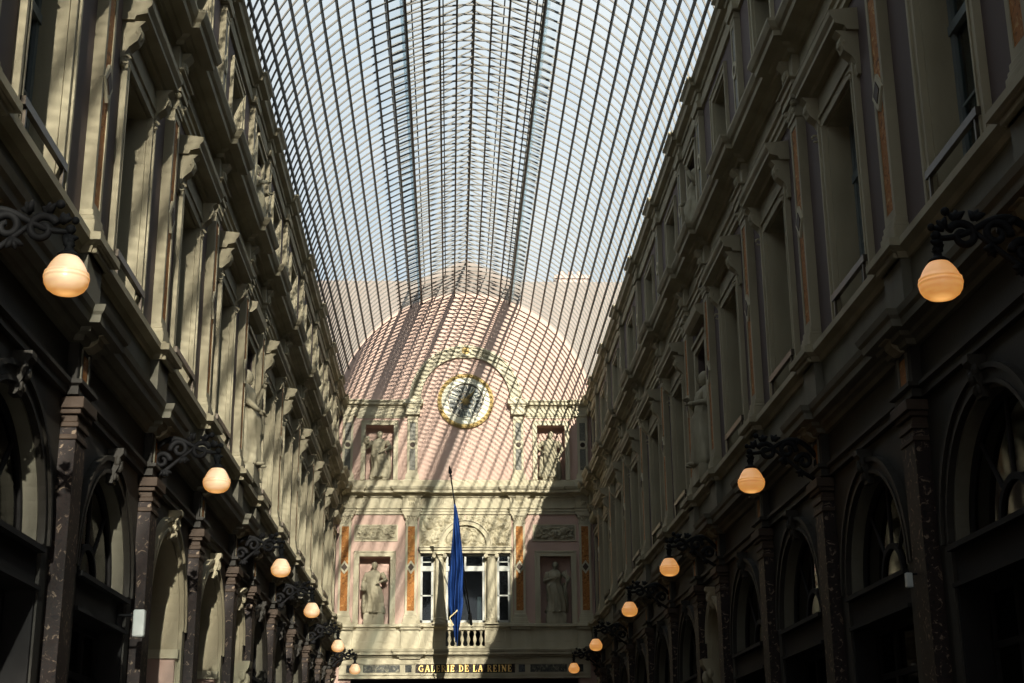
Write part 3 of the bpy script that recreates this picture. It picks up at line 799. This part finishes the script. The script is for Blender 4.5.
# carved reliefs : displaced grids
def relief(y0, y1, z0, z1, seed, amp=.05, mask=None, kind='scroll', x=0.0, n=90):
    b = B(); bm = b.bm
    ny = n; nz = max(8, int(n*(z1-z0)/(y1-y0)))
    g = []
    for i in range(nz+1):
        row = []
        for j in range(ny+1):
            u, v = j/ny, i/nz; y, z = y0+(y1-y0)*u, z0+(z1-z0)*v
            uc = abs(u-.5)*2
            e = min(1, min(u, 1-u, v*(z1-z0)/(y1-y0), (1-v)*(z1-z0)/(y1-y0))*14)
            p = Vector((y*4.2+seed, z*4.2, seed))
            hgt = abs(noise.noise(p*1.1))*1.8 + .8*abs(noise.noise(p*2.3+Vector((5, 2, 1)))) + .2*abs(noise.noise(p*6))
            # mirrored scrolls
            cy = (y0+y1)/2
            if kind == 'scroll':
                for q in range(1, 4):
                    w = (y1-y0)*(q-.5)/7; dx = abs(y-cy)-w*1.1; dz = z-(z0+z1)/2
                    rr = math.hypot(dx, dz); th = math.atan2(dz, dx)
                    hgt += .9*max(0, math.sin(rr*48-th*1.0+q*2))*math.exp(-(rr/.16)**2)
            if kind == 'head':
                rr = math.hypot((y-cy)/.17, (z-(z0+.30))/.21)
                hgt = hgt*.5+1.4*max(0, 1-rr*rr)**.5 if rr < 1 else hgt*.7+.8*max(0, math.sin(rr*9))*math.exp(-(rr-1)*2)
            row.append(bm.verts.new((x+amp*hgt*e, y, z)))
        g.append(row)
    for i in range(nz):
        for j in range(ny):
            q = (g[i][j], g[i][j+1], g[i+1][j+1], g[i+1][j])
            c = sum((v.co for v in q), Vector())/4
            if mask is None or mask(c.y, c.z): bm.faces.new(q)
    bmesh.ops.delete(bm, geom=[v for v in bm.verts if not v.link_faces], context='VERTS')
    # give the panel thickness
    ret = bmesh.ops.extrude_face_region(bm, geom=list(bm.faces))
    for v in [e for e in ret['geom'] if isinstance(e, bmesh.types.BMVert)]: v.co.x = .003
    return b
for s, lab in ((-1, 'carved foliage relief panel above the left statue niche'), (1, 'carved foliage relief panel in shade above the right statue niche')):
    root = empty('relief_panel', *at('F', s*2.88, 9.53))
    b = B(); w, hh = .70, .54
    b.box(0, .035, -w, w, 0, .035); b.box(0, .035, -w, w, hh-.035, hh); b.box(0, .035, -w, -w+.035, .035, hh-.035); b.box(0, .035, w-.035, w, .035, hh-.035)
    b.build('frame', 'cream', root)
    relief(-w+.035, w-.035, .035, hh-.035, 3+s, .055, x=.005).build('carving', 'statue', root)
    tag(root, lab, 'relief', 'carved panels over the niches')
for s, lab in ((-1, 'carved winged-figure spandrel left of the arched window head'), (1, 'carved spandrel relief right of the arched window head')):
    root = empty('spandrel_relief', *at('F', 0, 0))
    mk = lambda y, z: math.hypot(y, z-9.36) > .86
    relief(min(s*.02, s*1.49), max(s*.02, s*1.49), 9.34, 10.38, 20+5*s, .10, mask=mk, kind='foliage', x=.01).build('carving', 'cream', root)
    tag(root, lab, 'relief', 'spandrel carvings')
root = empty('lunette_relief', *at('F', 0, 0))
relief(-.69, .69, 9.34, 10.05, 41, .09, mask=lambda y, z: math.hypot(y, z-9.36) < .69, kind='head', x=.01, n=70).build('carving', 'cream', root)
tag(root, 'carved head in foliage filling the small arch over the window', 'relief')

# small carved rosettes round the balustrade: balusters between x -.6 .. .6 in front of the window
root = empty('balustrade', *at('F', 0, 6.12))
B().box(-.20, .14, -.62, .62, .57, .68).build('handrail', 'cream', root)
B().box(-.20, .12, -.62, .62, .0, .07).build('bottom_rail', 'cream', root)
for k in range(6):
    y = -.50+.2*k
    B().lathe([(.05, 0), (.05, .03), (.026, .06), (.03, .10), (.062, .19), (.058, .24), (.024, .36), (.042, .43), (.05, .50)], (.03, y, .07), 14).build('baluster', 'cream', root, smooth=True)
tag(root, 'short cream stone balustrade below the far window', 'balustrade')

# ------------------------------------------------------------------ sign band with letters
b = B()
b.box(0, .10, -3.95, 3.95, 5.64, 5.80); b.box(0, .07, -3.95, 3.95, 5.34, 5.64); b.box(0, .14, -3.95, 3.95, 5.20, 5.34); b.box(0,.18,-3.95,3.95,5.30,5.34)
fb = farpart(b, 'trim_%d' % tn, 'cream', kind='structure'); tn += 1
for x0, x1, m_ in ((-3.72, -3.55, 'marble_black'), (-3.2, -2.05, 'marble_dark'), (-1.88, -1.68, 'marble_black'), (1.68, 1.88, 'marble_black'), (2.05, 3.2, 'marble_dark'), (3.55, 3.72, 'marble_black')):
    B().box(.07, .082, x0, x1, 5.39, 5.62).build('marble_panel', m_, fb)
def stroke(b, p, q, w, x0, x1):
    p, q = Vector(p), Vector(q); t = (q-p).normalized(); n_ = Vector((-t.y, t.x))*w/2
    b.prism([tuple(p+n_), tuple(p-n_), tuple(q-n_), tuple(q+n_)], x0, x1)
GL = {  # cap height 1; strokes (x0,z0,x1,z1,w); arcs (cx,cz,rx,rz,a0,a1,w)
 'I': (.36, [(.18,0,.18,1,.17),(.03,.03,.33,.03,.07),(.03,.97,.33,.97,.07)], []),
 'L': (.62, [(.17,0,.17,1,.17),(.03,.03,.58,.03,.08),(.03,.97,.33,.97,.07),(.56,.0,.56,.28,.07)], []),
 'E': (.64, [(.17,0,.17,1,.17),(.03,.03,.58,.03,.08),(.03,.97,.57,.97,.08),(.2,.5,.46,.5,.08),(.56,0,.56,.26,.07),(.55,.76,.55,1,.07),(.45,.38,.45,.62,.06)], []),
 'A': (.78, [(.10,.02,.38,1,.08),(.66,.02,.40,1,.17),(.2,.35,.58,.35,.07),(.0,.03,.24,.03,.07),(.5,.03,.8,.03,.07)], []),
 'R': (.74, [(.17,0,.17,1,.17),(.03,.03,.33,.03,.07),(.36,.48,.62,.02,.15),(.55,.03,.76,.03,.07),(.03,.97,.36,.97,.07),(.17,.5,.36,.5,.07)], [(.34,.735,.24,.235,-90,90,.14)]),
 'D': (.76, [(.17,0,.17,1,.17),(.03,.03,.34,.03,.08),(.03,.97,.34,.97,.08)], [(.32,.5,.34,.47,-90,90,.15)]),
 'N': (.80, [(.14,0,.14,1,.08),(.66,0,.66,1,.08),(.12,.97,.66,.03,.17),(.0,.97,.24,.97,.07),(.02,.03,.26,.03,.07),(.54,.97,.78,.97,.07)], []),
 'G': (.80, [(.64,.05,.64,.45,.14),(.5,.45,.78,.45,.07),(.62,.72,.62,.95,.06)], [(.40,.5,.34,.47,40,320,.15)]),
 'V': (.76, [(.08,1,.36,.02,.17),(.66,1,.40,.02,.08),(.0,.97,.26,.97,.07),(.54,.97,.78,.97,.07)], []),
 'X': (.76, [(.10,1,.62,0,.17),(.64,1,.10,0,.08),(.0,.97,.26,.97,.07),(.5,.97,.76,.97,.07),(.0,.03,.26,.03,.07),(.5,.03,.76,.03,.07)], [])}
def glyph(b, ch, y, z, H, W, x0, x1):
    w, st, ar = GL[ch]
    for i, (a, c, d, e, t) in enumerate(st):
        stroke(b, (y+a*W, z+c*H), (y+d*W, z+e*H), t*H*1.25, x0, x1+i*.0004)
    for (cx, cz, rx, rz, a0, a1, t) in ar:
        n = 16; pts = []
        for i in range(n+1):
            a = R(a0+(a1-a0)*i/n); pts.append((y+(cx+(rx+t*.35)*math.cos(a))*W, z+(cz+rz*math.sin(a))*H))
        for i in range(n, -1, -1):
            a = R(a0+(a1-a0)*i/n); pts.append((y+(cx+(rx-t*.65)*math.cos(a))*W, z+(cz+(rz-t*.55)*math.sin(a))*H))
        b.prism(pts, x0, x1)
root = empty('gallery_sign', *at('F', 0, 5.37))
B().box(.07, .085, -1.56, 1.56, .0, .27).build('sign_board', 'marble_brown', root)
txt = 'GALERIE DE LA REINE'; Hh = .205; gap = .035; sp = .10
tot = sum(GL[c][0]*Hh+gap if c != ' ' else sp for c in txt)-gap
sc_ = 2.92/tot; y = -1.46
for c in txt:
    if c == ' ': y += sp*sc_; continue
    b = B(); glyph(b, c, y, .033, Hh, Hh*sc_, .085, .115); b.build('letter', 'gold_letters', root)
    y += (GL[c][0]*Hh+gap)*sc_
tag(root, 'gilded capital letters GALERIE DE LA REINE on dark band across far wall', 'sign')

# ------------------------------------------------------------------ clock
root = empty('wall_clock', *at('F', 0, 14.2))
b = B(); b.ring(0, 0, .80, .93, 0, .10, n=64); b.ring(0, 0, .83, .90, .10, .13, n=64)
for k in range(40):
    a = 2*PI*k/40; b.ball((.12, .865*math.cos(a), .865*math.sin(a)), .035, (1, 1, 1), 6)
b.build('gilt_rim', 'gold', root)
B().ring(0, 0, .60, .81, 0, .09, n=64).ring(0, 0, .60, .64, .09, .11, n=64).build('cream_ring', 'clock_cream', root)
B().disc(0, 0, .61, 0, .03, 64).build('dial', 'dial', root)
B().ring(0, 0, .565, .595, .03, .045, n=64).ring(0, 0, .25, .275, .03, .045, n=48).build('minute_ring', 'bronze', root)
NUM = ['XII', 'I', 'II', 'III', 'IIII', 'V', 'VI', 'VII', 'VIII', 'IX', 'X', 'XI']
for k, s_ in enumerate(NUM):
    b = B(); Hn = .17; W = .055 if len(s_) > 2 else .075
    tw = sum(GL[c][0] for c in s_)*W+.008*(len(s_)-1); y = -tw/2
    for c in s_: glyph(b, c, y, .34, Hn, W, .055, .068); y += GL[c][0]*W+.006
    # enamel cartouche under the numeral
    q = B().prism([(-.045, .30), (.045, .30), (.075, .545), (-.075, .545)], .03, .055)
    rot = Matrix.Rotation(-2*PI*k/12, 4, 'X')
    q.xform(rot); b.xform(rot)
    p = q.build('hour_cartouche', 'clock_cream', root); b.build('numeral', 'dial', p)
b = B()
for k in range(16):
    a = 2*PI*k/16; r1 = .24 if k % 2 else .16
    b.prism([(.05*math.cos(a-.35), .05*math.sin(a-.35)), (r1*math.cos(a), r1*math.sin(a)), (.05*math.cos(a+.35), .05*math.sin(a+.35))], .03, .06)
b.disc(0, 0, .07, .03, .09, 20); b.build('sunburst', 'gold', root)
for nm, L_, a, w in (('hour_hand', .30, 35, .035), ('minute_hand', .50, 40, .022)):
    b = B(); b.prism([(-w, -.08), (w, -.08), (w*1.3, L_*.6), (0, L_), (-w*1.3, L_*.6)], .075, .085); b.xform(Matrix.Rotation(-R(a), 4, 'X')); b.build(nm, 'gold', root)
tag(root, 'large round clock with gilt rim and cream ring high on the far wall', 'clock')

# ------------------------------------------------------------------ flag
base = Vector((.20, YF-.08, 6.86)); top = Vector((-.475, YF-4.3, 10.72))
root = empty('flag', base)
dirp = (top-base)
b = B(); b.tube([(0,0,0), dirp], .022, 8)
pole = b.build('flagpole', 'iron', root, smooth=True)
t_ = dirp.normalized()
tip = B(); tip.lathe([(.02, 0), (.05, .03), (.02, .07), (.022, .10), (.06, .17), (.045, .25), (.004, .42)], (0,0,0), 10)
tip.xform(Matrix.Translation(dirp) @ Vector((0,0,1)).rotation_difference(t_).to_matrix().to_4x4()).build('spearhead', 'iron', pole)
B().tube([(0,0,-.1), t_*.45], .05, 8).box(-.09, .09, -.05, .25, -.14, -.06).build('pole_socket', 'iron', pole)
def flag_mesh():
    b = B(); bm = b.bm; rows = []
    nv, nu = 90, 60
    # hoist runs along the pole from f0 (top) to f1; the cloth hangs straight down in folds
    f0, f1 = .83, .40
    for i in range(nv+1):
        v = i/nv; row = []
        hp = dirp*(f0+(f1-f0)*min(1, v/.42)) if v < .42 else None
        zt = dirp.z*f0; zb = zt-4.15
        z = zt+(zb-zt)*v
        # centre line and width of the bundle
        topx, topy = (dirp*f0).x, (dirp*f0).y
        k = (zt-z)/dirp.z                          # drop in units of the pole height
        px, py = topx-dirp.x*k, topy-dirp.y*k      # pole position at this height
        wr = .02+.40*min(1, v/.45)**.8
        if v > .72: wr *= max(.05, 1-(v-.72)/.28*.93)
        left = topx-.02-.15*min(1, v/.6)+ (.0 if v < .72 else (v-.72)/.28*.22)
        for j in range(nu+1):
            u = j/nu
            x = left+wr*u + .02*math.sin(v*9+u*7)
            ydep = topy + .10*math.sin(u*PI*7+v*2.2)*min(1, v*4)*(.4+.6*math.sin(u*PI)) + .05*math.sin(u*17+v*5)*min(1, v*4) + u*.25*min(1, v/.45)
            row.append(bm.verts.new((x, ydep, z-.06*math.sin(u*PI*3+1)*v)))
        rows.append(row)
    for r0, r1 in zip(rows, rows[1:]):
        for j in range(nu): bm.faces.new((r0[j], r0[j+1], r1[j+1], r1[j]))
    return b, rows
fb_, _ = flag_mesh()
cloth = fb_.build('flag_cloth', 'flag', root, smooth=True)
md = cloth.modifiers.new('thick', 'SOLIDIFY'); md.thickness = .006
# pale marking: part of a star seen in the folds
def on_cloth(dx, z): return (dx, (dirp*.83).y-.20, z)
zt = dirp.z*.83
b = B(); cx = (dirp*.83).x-.02
zz = zt-3.20
for p, q, w in (((-.10, -.20), (.12, .0), .035), ((-.12, -.24), (.0, -.44), .04), ((-.10, -.20), (-.12, -.27), .03)):
    pa = Vector((cx+p[0], 0, zz+p[1])); qa = Vector((cx+q[0], 0, zz+q[1])); t = (qa-pa).normalized(); n_ = Vector((-t.z, 0, t.x))*w/2
    b.prism([((pa+n_).x, (pa+n_).z), ((pa-n_).x, (pa-n_).z), ((qa-n_).x, (qa-n_).z), ((qa+n_).x, (qa+n_).z)], (dirp*.83).y-.20, (dirp*.83).y-.19, 'y')
b.build('star_marking', 'flag_mark', cloth)
tag(root, 'furled blue flag with pale star marking on leaning pole from far window', 'flag')

# ------------------------------------------------------------------ wall lamps
def make_lamp():
    """local frame: wall at x = 0, globe centre at x = .93, z = 0"""
    root = empty('wall_lamp')
    X = .87
    prof = [(.02, -.150), (.06, -.148), (.10, -.136), (.135, -.110), (.156, -.075), (.162, -.045), (.160, -.035), (.166, -.030), (.166, -.016), (.159, -.012), (.157, -.004), (.162, .0), (.160, .014), (.150, .018), (.140, .045), (.122, .082), (.100, .115), (.080, .137), (.064, .150), (.056, .155)]
    B().lathe(prof, (X, 0, 0), 36).build('globe', 'globe', root, smooth=True)
    b = B(); b.lathe([(.078, .140), (.082, .155), (.06, .175), (.035, .19), (.03, .22), (.045, .235), (.02, .26), (.015, .30)], (X, 0, 0), 20)
    b.tube([(X, 0, .28), (X, 0, .34)], .012, 8)
    b.build('globe_cap', 'iron', root, smooth=True)
    b = B()
    # S-shaped arm from the wall to the lamp
    pts = []
    for i in range(25):
        t = i/24; pts.append((.04+t*.83, 0, .30+.16*math.sin(t*PI*1.0)+.07*math.sin(t*2*PI)+.04*t))
    b.tube(pts, [.034-.012*i/24 for i in range(25)], 8)
    b.tube([(.03, 0, -.02), (.25, 0, .12), (.46, 0, .30), (.6, 0, .42)], [.03, .026, .022, .018], 8)
    b.ball((X, 0, .36), .04, (1, 1, 1), 10); b.ball((.78, 0, .56), .035, (1,1,1), 10); b.ball((.90, 0, .43), .03, (1,1,1), 9)
    arm = b.build('bracket_arm', 'iron', root, smooth=True)
    b = B()
    for cx, cz, r0, t0, d in ((.66, .36, .115, .4, 1), (.40, .38, .11, 3.3, -1), (.20, .24, .10, 0, 1)):
        pts = [(cx+r0*(1-.75*i/30)*math.cos(t0+d*i*.26), 0, cz+r0*(1-.75*i/30)*math.sin(t0+d*i*.26)) for i in range(31)]
        b.tube(pts, [.034-.010*i/30 for i in range(31)], 8)
    # leafy crests growing out of the arm
    for cx, cz, a in ((.80, .42, .9), (.70, .49, 1.6), (.56, .50, 2.0), (.30, .46, 1.9), (.45, .28, -1.2), (.84, .30, -.7), (.24, .12, -1.0)):
        for q in (-1, 0, 1):
            b.tube([(cx, 0, cz), (cx+.05*math.cos(a+q*.6), q*.02, cz+.05*math.sin(a+q*.6)), (cx+.085*math.cos(a+q*.75), q*.03, cz+.085*math.sin(a+q*.75))], [.03, .028, .008], 7)
    b.build('scroll', 'iron', arm, smooth=True)
    b = B(); b.box(0, .035, -.09, .09, -.16, .55); b.ball((.03, 0, .2), .06, (1, 1, 1.6), 10); b.box(0, .05, -.11, .11, -.20, -.14); b.box(0, .05, -.11, .11, .53, .58)
    b.build('wall_plate', 'iron', root)
    ld = bpy.data.lights.new('lamp_light', 'POINT'); ld.energy = 0.7; ld.color = (1, .62, .28); ld.shadow_soft_size = .16
    lo = bpy.data.objects.new('bulb', ld); COL.objects.link(lo); lo.parent = root; lo.location = (.87, 0, -.20)
    return root
lampL = make_lamp()
ORD = ['nearest the viewer', 'second from the viewer', 'third from the viewer', 'fourth from the viewer', 'fifth from the viewer', 'farthest from the viewer']
ys = [10.1, 17.27, 24.2, 29.85, 37.05, 43.85]
lamps = []
for w, side, look in (('L', 'left', 'pale lit'), ('R', 'right', 'glowing amber')):
    for k, y in enumerate(ys):
        loc, rz = at(w, y, 5.28, 0 if w == 'L' else .08)
        o = lampL if not lamps else dup(lampL, loc, rz)
        o.location = loc; o.rotation_euler = (0, 0, rz); lamps.append(o)
        tag(o, '%s acorn-shaped globe lamp on black scroll bracket, %s wall, %s' % (look, side, ORD[k]), 'lamp', 'globe lamps along the %s wall' % side)

# small white sign box by the left shops
root = empty('shop_sign', *at('L', 16.30, 3.26))
B().box(.20, .33, -.05, .05, .06, .36).build('sign_box', 'white', root, bevel=.02)
B().tube([(0, 0, .30), (.26, 0, .30)], .015, 8).box(0, .03, -.05, .05, .2, .4).build('sign_bracket', 'iron', root)
tag(root, 'small blank white projecting sign box beside marble pilaster on the left', 'sign')
root = empty('shop_sign', *at('R', 13.75, 3.47))
B().box(.20, .265, -.03, .03, .02, .16).build('sign_box', 'white', root, bevel=.01)
B().tube([(0, 0, .15), (.22, 0, .15)], .012, 8).box(0, .03, -.04, .04, .08, .22).build('sign_bracket', 'iron', root)
tag(root, 'tiny shaded projecting sign plate between two arches on the dark right wall', 'sign')

# ------------------------------------------------------------------ glass vault
vault = empty('ceiling', (0, 0, 0)); vault['kind'] = 'structure'
PITCH = .385
def vp(a, r=VR): return (r*math.sin(R(a)), VC+r*math.cos(R(a)))   # a from the vertical
AM = 84
def rib_bm(b, y, w=.024, dpt=.036, amax=AM, n=44):
    rows = []
    for i in range(n+1):
        a = -amax+2*amax*i/n
        (x0, z0), (x1, z1) = vp(a, VR-dpt), vp(a, VR)
        rows.append([b.bm.verts.new(p) for p in ((x0, y-w/2, z0), (x1, y-w/2, z1), (x1, y+w/2, z1), (x0, y+w/2, z0))])
    for p, q in zip(rows, rows[1:]):
        for j in range(4): b.bm.faces.new((p[j], p[(j+1)%4], q[(j+1)%4], q[j]))
    b.bm.faces.new(rows[0]); b.bm.faces.new(rows[-1][::-1])
nvis = 68
b = B(); rib_bm(b, 0); rib = b.build('rib', 'rib_iron', vault); rib.location.y = YF-PITCH
for k in range(2, nvis+1):
    c = rib.copy(); COL.objects.link(c); c.parent = vault; c.location.y = YF-PITCH*k
b = B(); k = nvis+1
while YF-PITCH*k > YN: rib_bm(b, YF-PITCH*k, n=30); k += 1
b.build('rib_rows_behind', 'rib_iron', vault, kind='stuff')
for k in range(-16, 17):
    a = k*5.2; heavy = abs(k) == 4
    b = B(); w, dp = (.055, .08) if heavy else (.042, .05)
    b.box(-w/2, w/2, YN, YF, -dp, .0)
    x, z = vp(a, VR-.03); b.xform(Matrix.Translation((x, 0, z)) @ Matrix.Rotation(R(a), 4, 'Y'))
    b.build('purlin', 'roof_iron', vault)
# glass of the vault, either side of the lantern
for s in (-1, 1):
    b = B(); rows = []
    for i in range(15):
        a = s*(20.8+(AM-20.8)*i/14); x, z = vp(a, VR+.012)
        rows.append([b.bm.verts.new((x, YN, z)), b.bm.verts.new((x, YF, z))])
    for p, q in zip(rows, rows[1:]): b.bm.faces.new((p[0], p[1], q[1], q[0]))
    b.build('vault_glazing', 'vault_glass', vault, smooth=True)
# lantern along the ridge: side posts, sloping bars, ridge, glass, louvres
lan = empty('lantern', (0, 0, 0)); lan.parent = vault
EX, EZ, RZ_, PX = 1.93, 18.12, 19.12, 1.52
for k in range(1, 53):
    y = YF-PITCH*k-PITCH/2
    if k == 1:
        b = B()
        for s in (-1, 1):
            b.prism([(0, RZ_), (0, RZ_-.035), (s*EX, EZ-.035), (s*EX, EZ)], -.016, .016, 'y')
        bar = b.build('glazing_bar', 'roof_iron', lan); bar.location.y = y
        b = B()
        for s in (-1, 1):
            zb = VC+math.sqrt(VR*VR-PX*PX)
            b.box(s*PX-.02, s*PX+.02, -.02, .02, zb-.05, EZ+.24)
        post = b.build('lantern_post', 'roof_iron', lan); post.location.y = y
    else:
        for o in (bar, post):
            c = o.copy(); COL.objects.link(c); c.parent = lan; c.location.y = y
b = B(); y = YF-PITCH*53-PITCH/2
while y > YN:
    for s in (-1, 1):
        A = [(0, RZ_), (0, RZ_-.035), (s*EX, EZ-.035), (s*EX, EZ)]; b.prism(A, y-.012, y+.012, 'y')
    y -= PITCH
b.build('glazing_bars_behind', 'rib_iron', lan, kind='stuff')
b = B(); b.box(-.02, .02, YN, YF, RZ_-.08, RZ_+.03); b.build('ridge_beam', 'roof_iron', lan)
for s in (-1, 1):
    for f in (.36, .72):
        b = B(); x = s*EX*f; z = RZ_+(EZ-RZ_)*f; b.box(x-.015, x+.015, YN, YF, z-.07, z-.03); b.build('lantern_purlin', 'roof_iron', lan)
    b = B(); b.box(s*PX-.02, s*PX+.02, YN, YF, EZ+.14, EZ+.19); b.box(s*EX-.03, s*EX+.03, YN, YF, EZ-.08, EZ+.01); b.build('eaves_beam', 'roof_iron', lan)
    b = B(); v = [b.bm.verts.new(p) for p in ((0, YN, RZ_+.01), (0, YF, RZ_+.01), (s*EX, YF, EZ+.01), (s*EX, YN, EZ+.01))]; b.bm.faces.new(v)
    b.build('lantern_glazing', 'vault_glass', lan)
    b = B(); zb = VC+math.sqrt(VR*VR-PX*PX)
    for q in range(4):
        z = zb+.04+q*.115
        b.prism([(s*PX, z), (s*(PX+.09), z-.03), (s*(PX+.09), z-.024), (s*PX, z+.006)], YN, YF, 'y')
    b.build('louvres', 'vault_glass', lan)
# gutters closing the gap between the wall heads and the vault
for s in (-1, 1):
    b = B(); b.box(min(s*4.0, s*4.75), max(s*4.0, s*4.75), YN, YF, 14.10, 14.17); b.build('gutter', 'slate', vault)
# chimney and stair house standing beyond the far wall
b = B(); b.box(3.2, 4.3, YF+1.2, YF+2.4, 14, 19.0); b.box(3.12, 4.38, YF+1.12, YF+2.48, 19.0, 19.12)
for x in (3.45, 3.75, 4.05): b.lathe([(.1, 0), (.09, .35)], (x, YF+1.8, 19.12), 10)
ch = b.build('chimney_stack', 'pink'); tag(ch, 'pinkish chimney stack seen through the glass roof beyond the far wall', 'chimney')

# ------------------------------------------------------------------ light and sky
sd = Vector((-.14, 1, -.36)).normalized()
ld = bpy.data.lights.new('sun', 'SUN'); ld.energy = 13; ld.color = (1, .93, .80); ld.angle = R(.42)
so = bpy.data.objects.new('sun', ld); COL.objects.link(so); so.rotation_euler = sd.to_track_quat('-Z', 'Y').to_euler(); so.location = (0, -20, 30)
w = bpy.data.worlds.new('sky'); SC.world = w; w.use_nodes = True; nt = w.node_tree; N, L = nt.nodes, nt.links
bg = N['Background']; tc = N.new('ShaderNodeTexCoord')
n = N.new('ShaderNodeTexNoise'); n.inputs['Scale'].default_value = 3.0; n.inputs['Detail'].default_value = 7; n.inputs['Roughness'].default_value = .6
L.new(tc.outputs['Generated'], n.inputs['Vector'])
r = N.new('ShaderNodeValToRGB'); e = r.color_ramp.elements
e[0].position = .36; e[0].color = (.56, .70, .82, 1); e[1].position = .66; e[1].color = (.86, .89, .90, 1)
L.new(n.outputs['Fac'], r.inputs[0]); L.new(r.outputs[0], bg.inputs['Color']); bg.inputs['Strength'].default_value = 1.05

# ------------------------------------------------------------------ camera
F = 1450.0
d1 = Vector((-62, 457.5, F)).normalized(); up = Vector((-40, -4600., F)); up = (up-d1*up.dot(d1)).normalized()
rt = d1.cross(up)
if rt.x < 0: rt = -rt
# rows: camera axes (x right, y down, z forward) expressed in the world
cx = Vector((rt.x, d1.x, up.x)); cy = Vector((rt.y, d1.y, up.y)); cz = Vector((rt.z, d1.z, up.z))
mat = Matrix((( cx.x, -cy.x, -cz.x, -.46), (cx.y, -cy.y, -cz.y, 0), (cx.z, -cy.z, -cz.z, 1.6), (0, 0, 0, 1)))
cd = bpy.data.cameras.new('camera'); co = bpy.data.objects.new('camera', cd); COL.objects.link(co)
co.matrix_world = mat; cd.sensor_width = 36; cd.lens = F*36/1024; cd.clip_end = 300
SC.camera = co
SC.view_settings.view_transform = 'Standard'; SC.view_settings.look = 'None'; SC.view_settings.exposure = 0; SC.view_settings.gamma = 1
SC.view_settings.use_curve_mapping = False
SC.cycles.max_bounces = 8; SC.cycles.diffuse_bounces = 4; SC.cycles.transparent_max_bounces = 16
SC.cycles.use_denoising = True
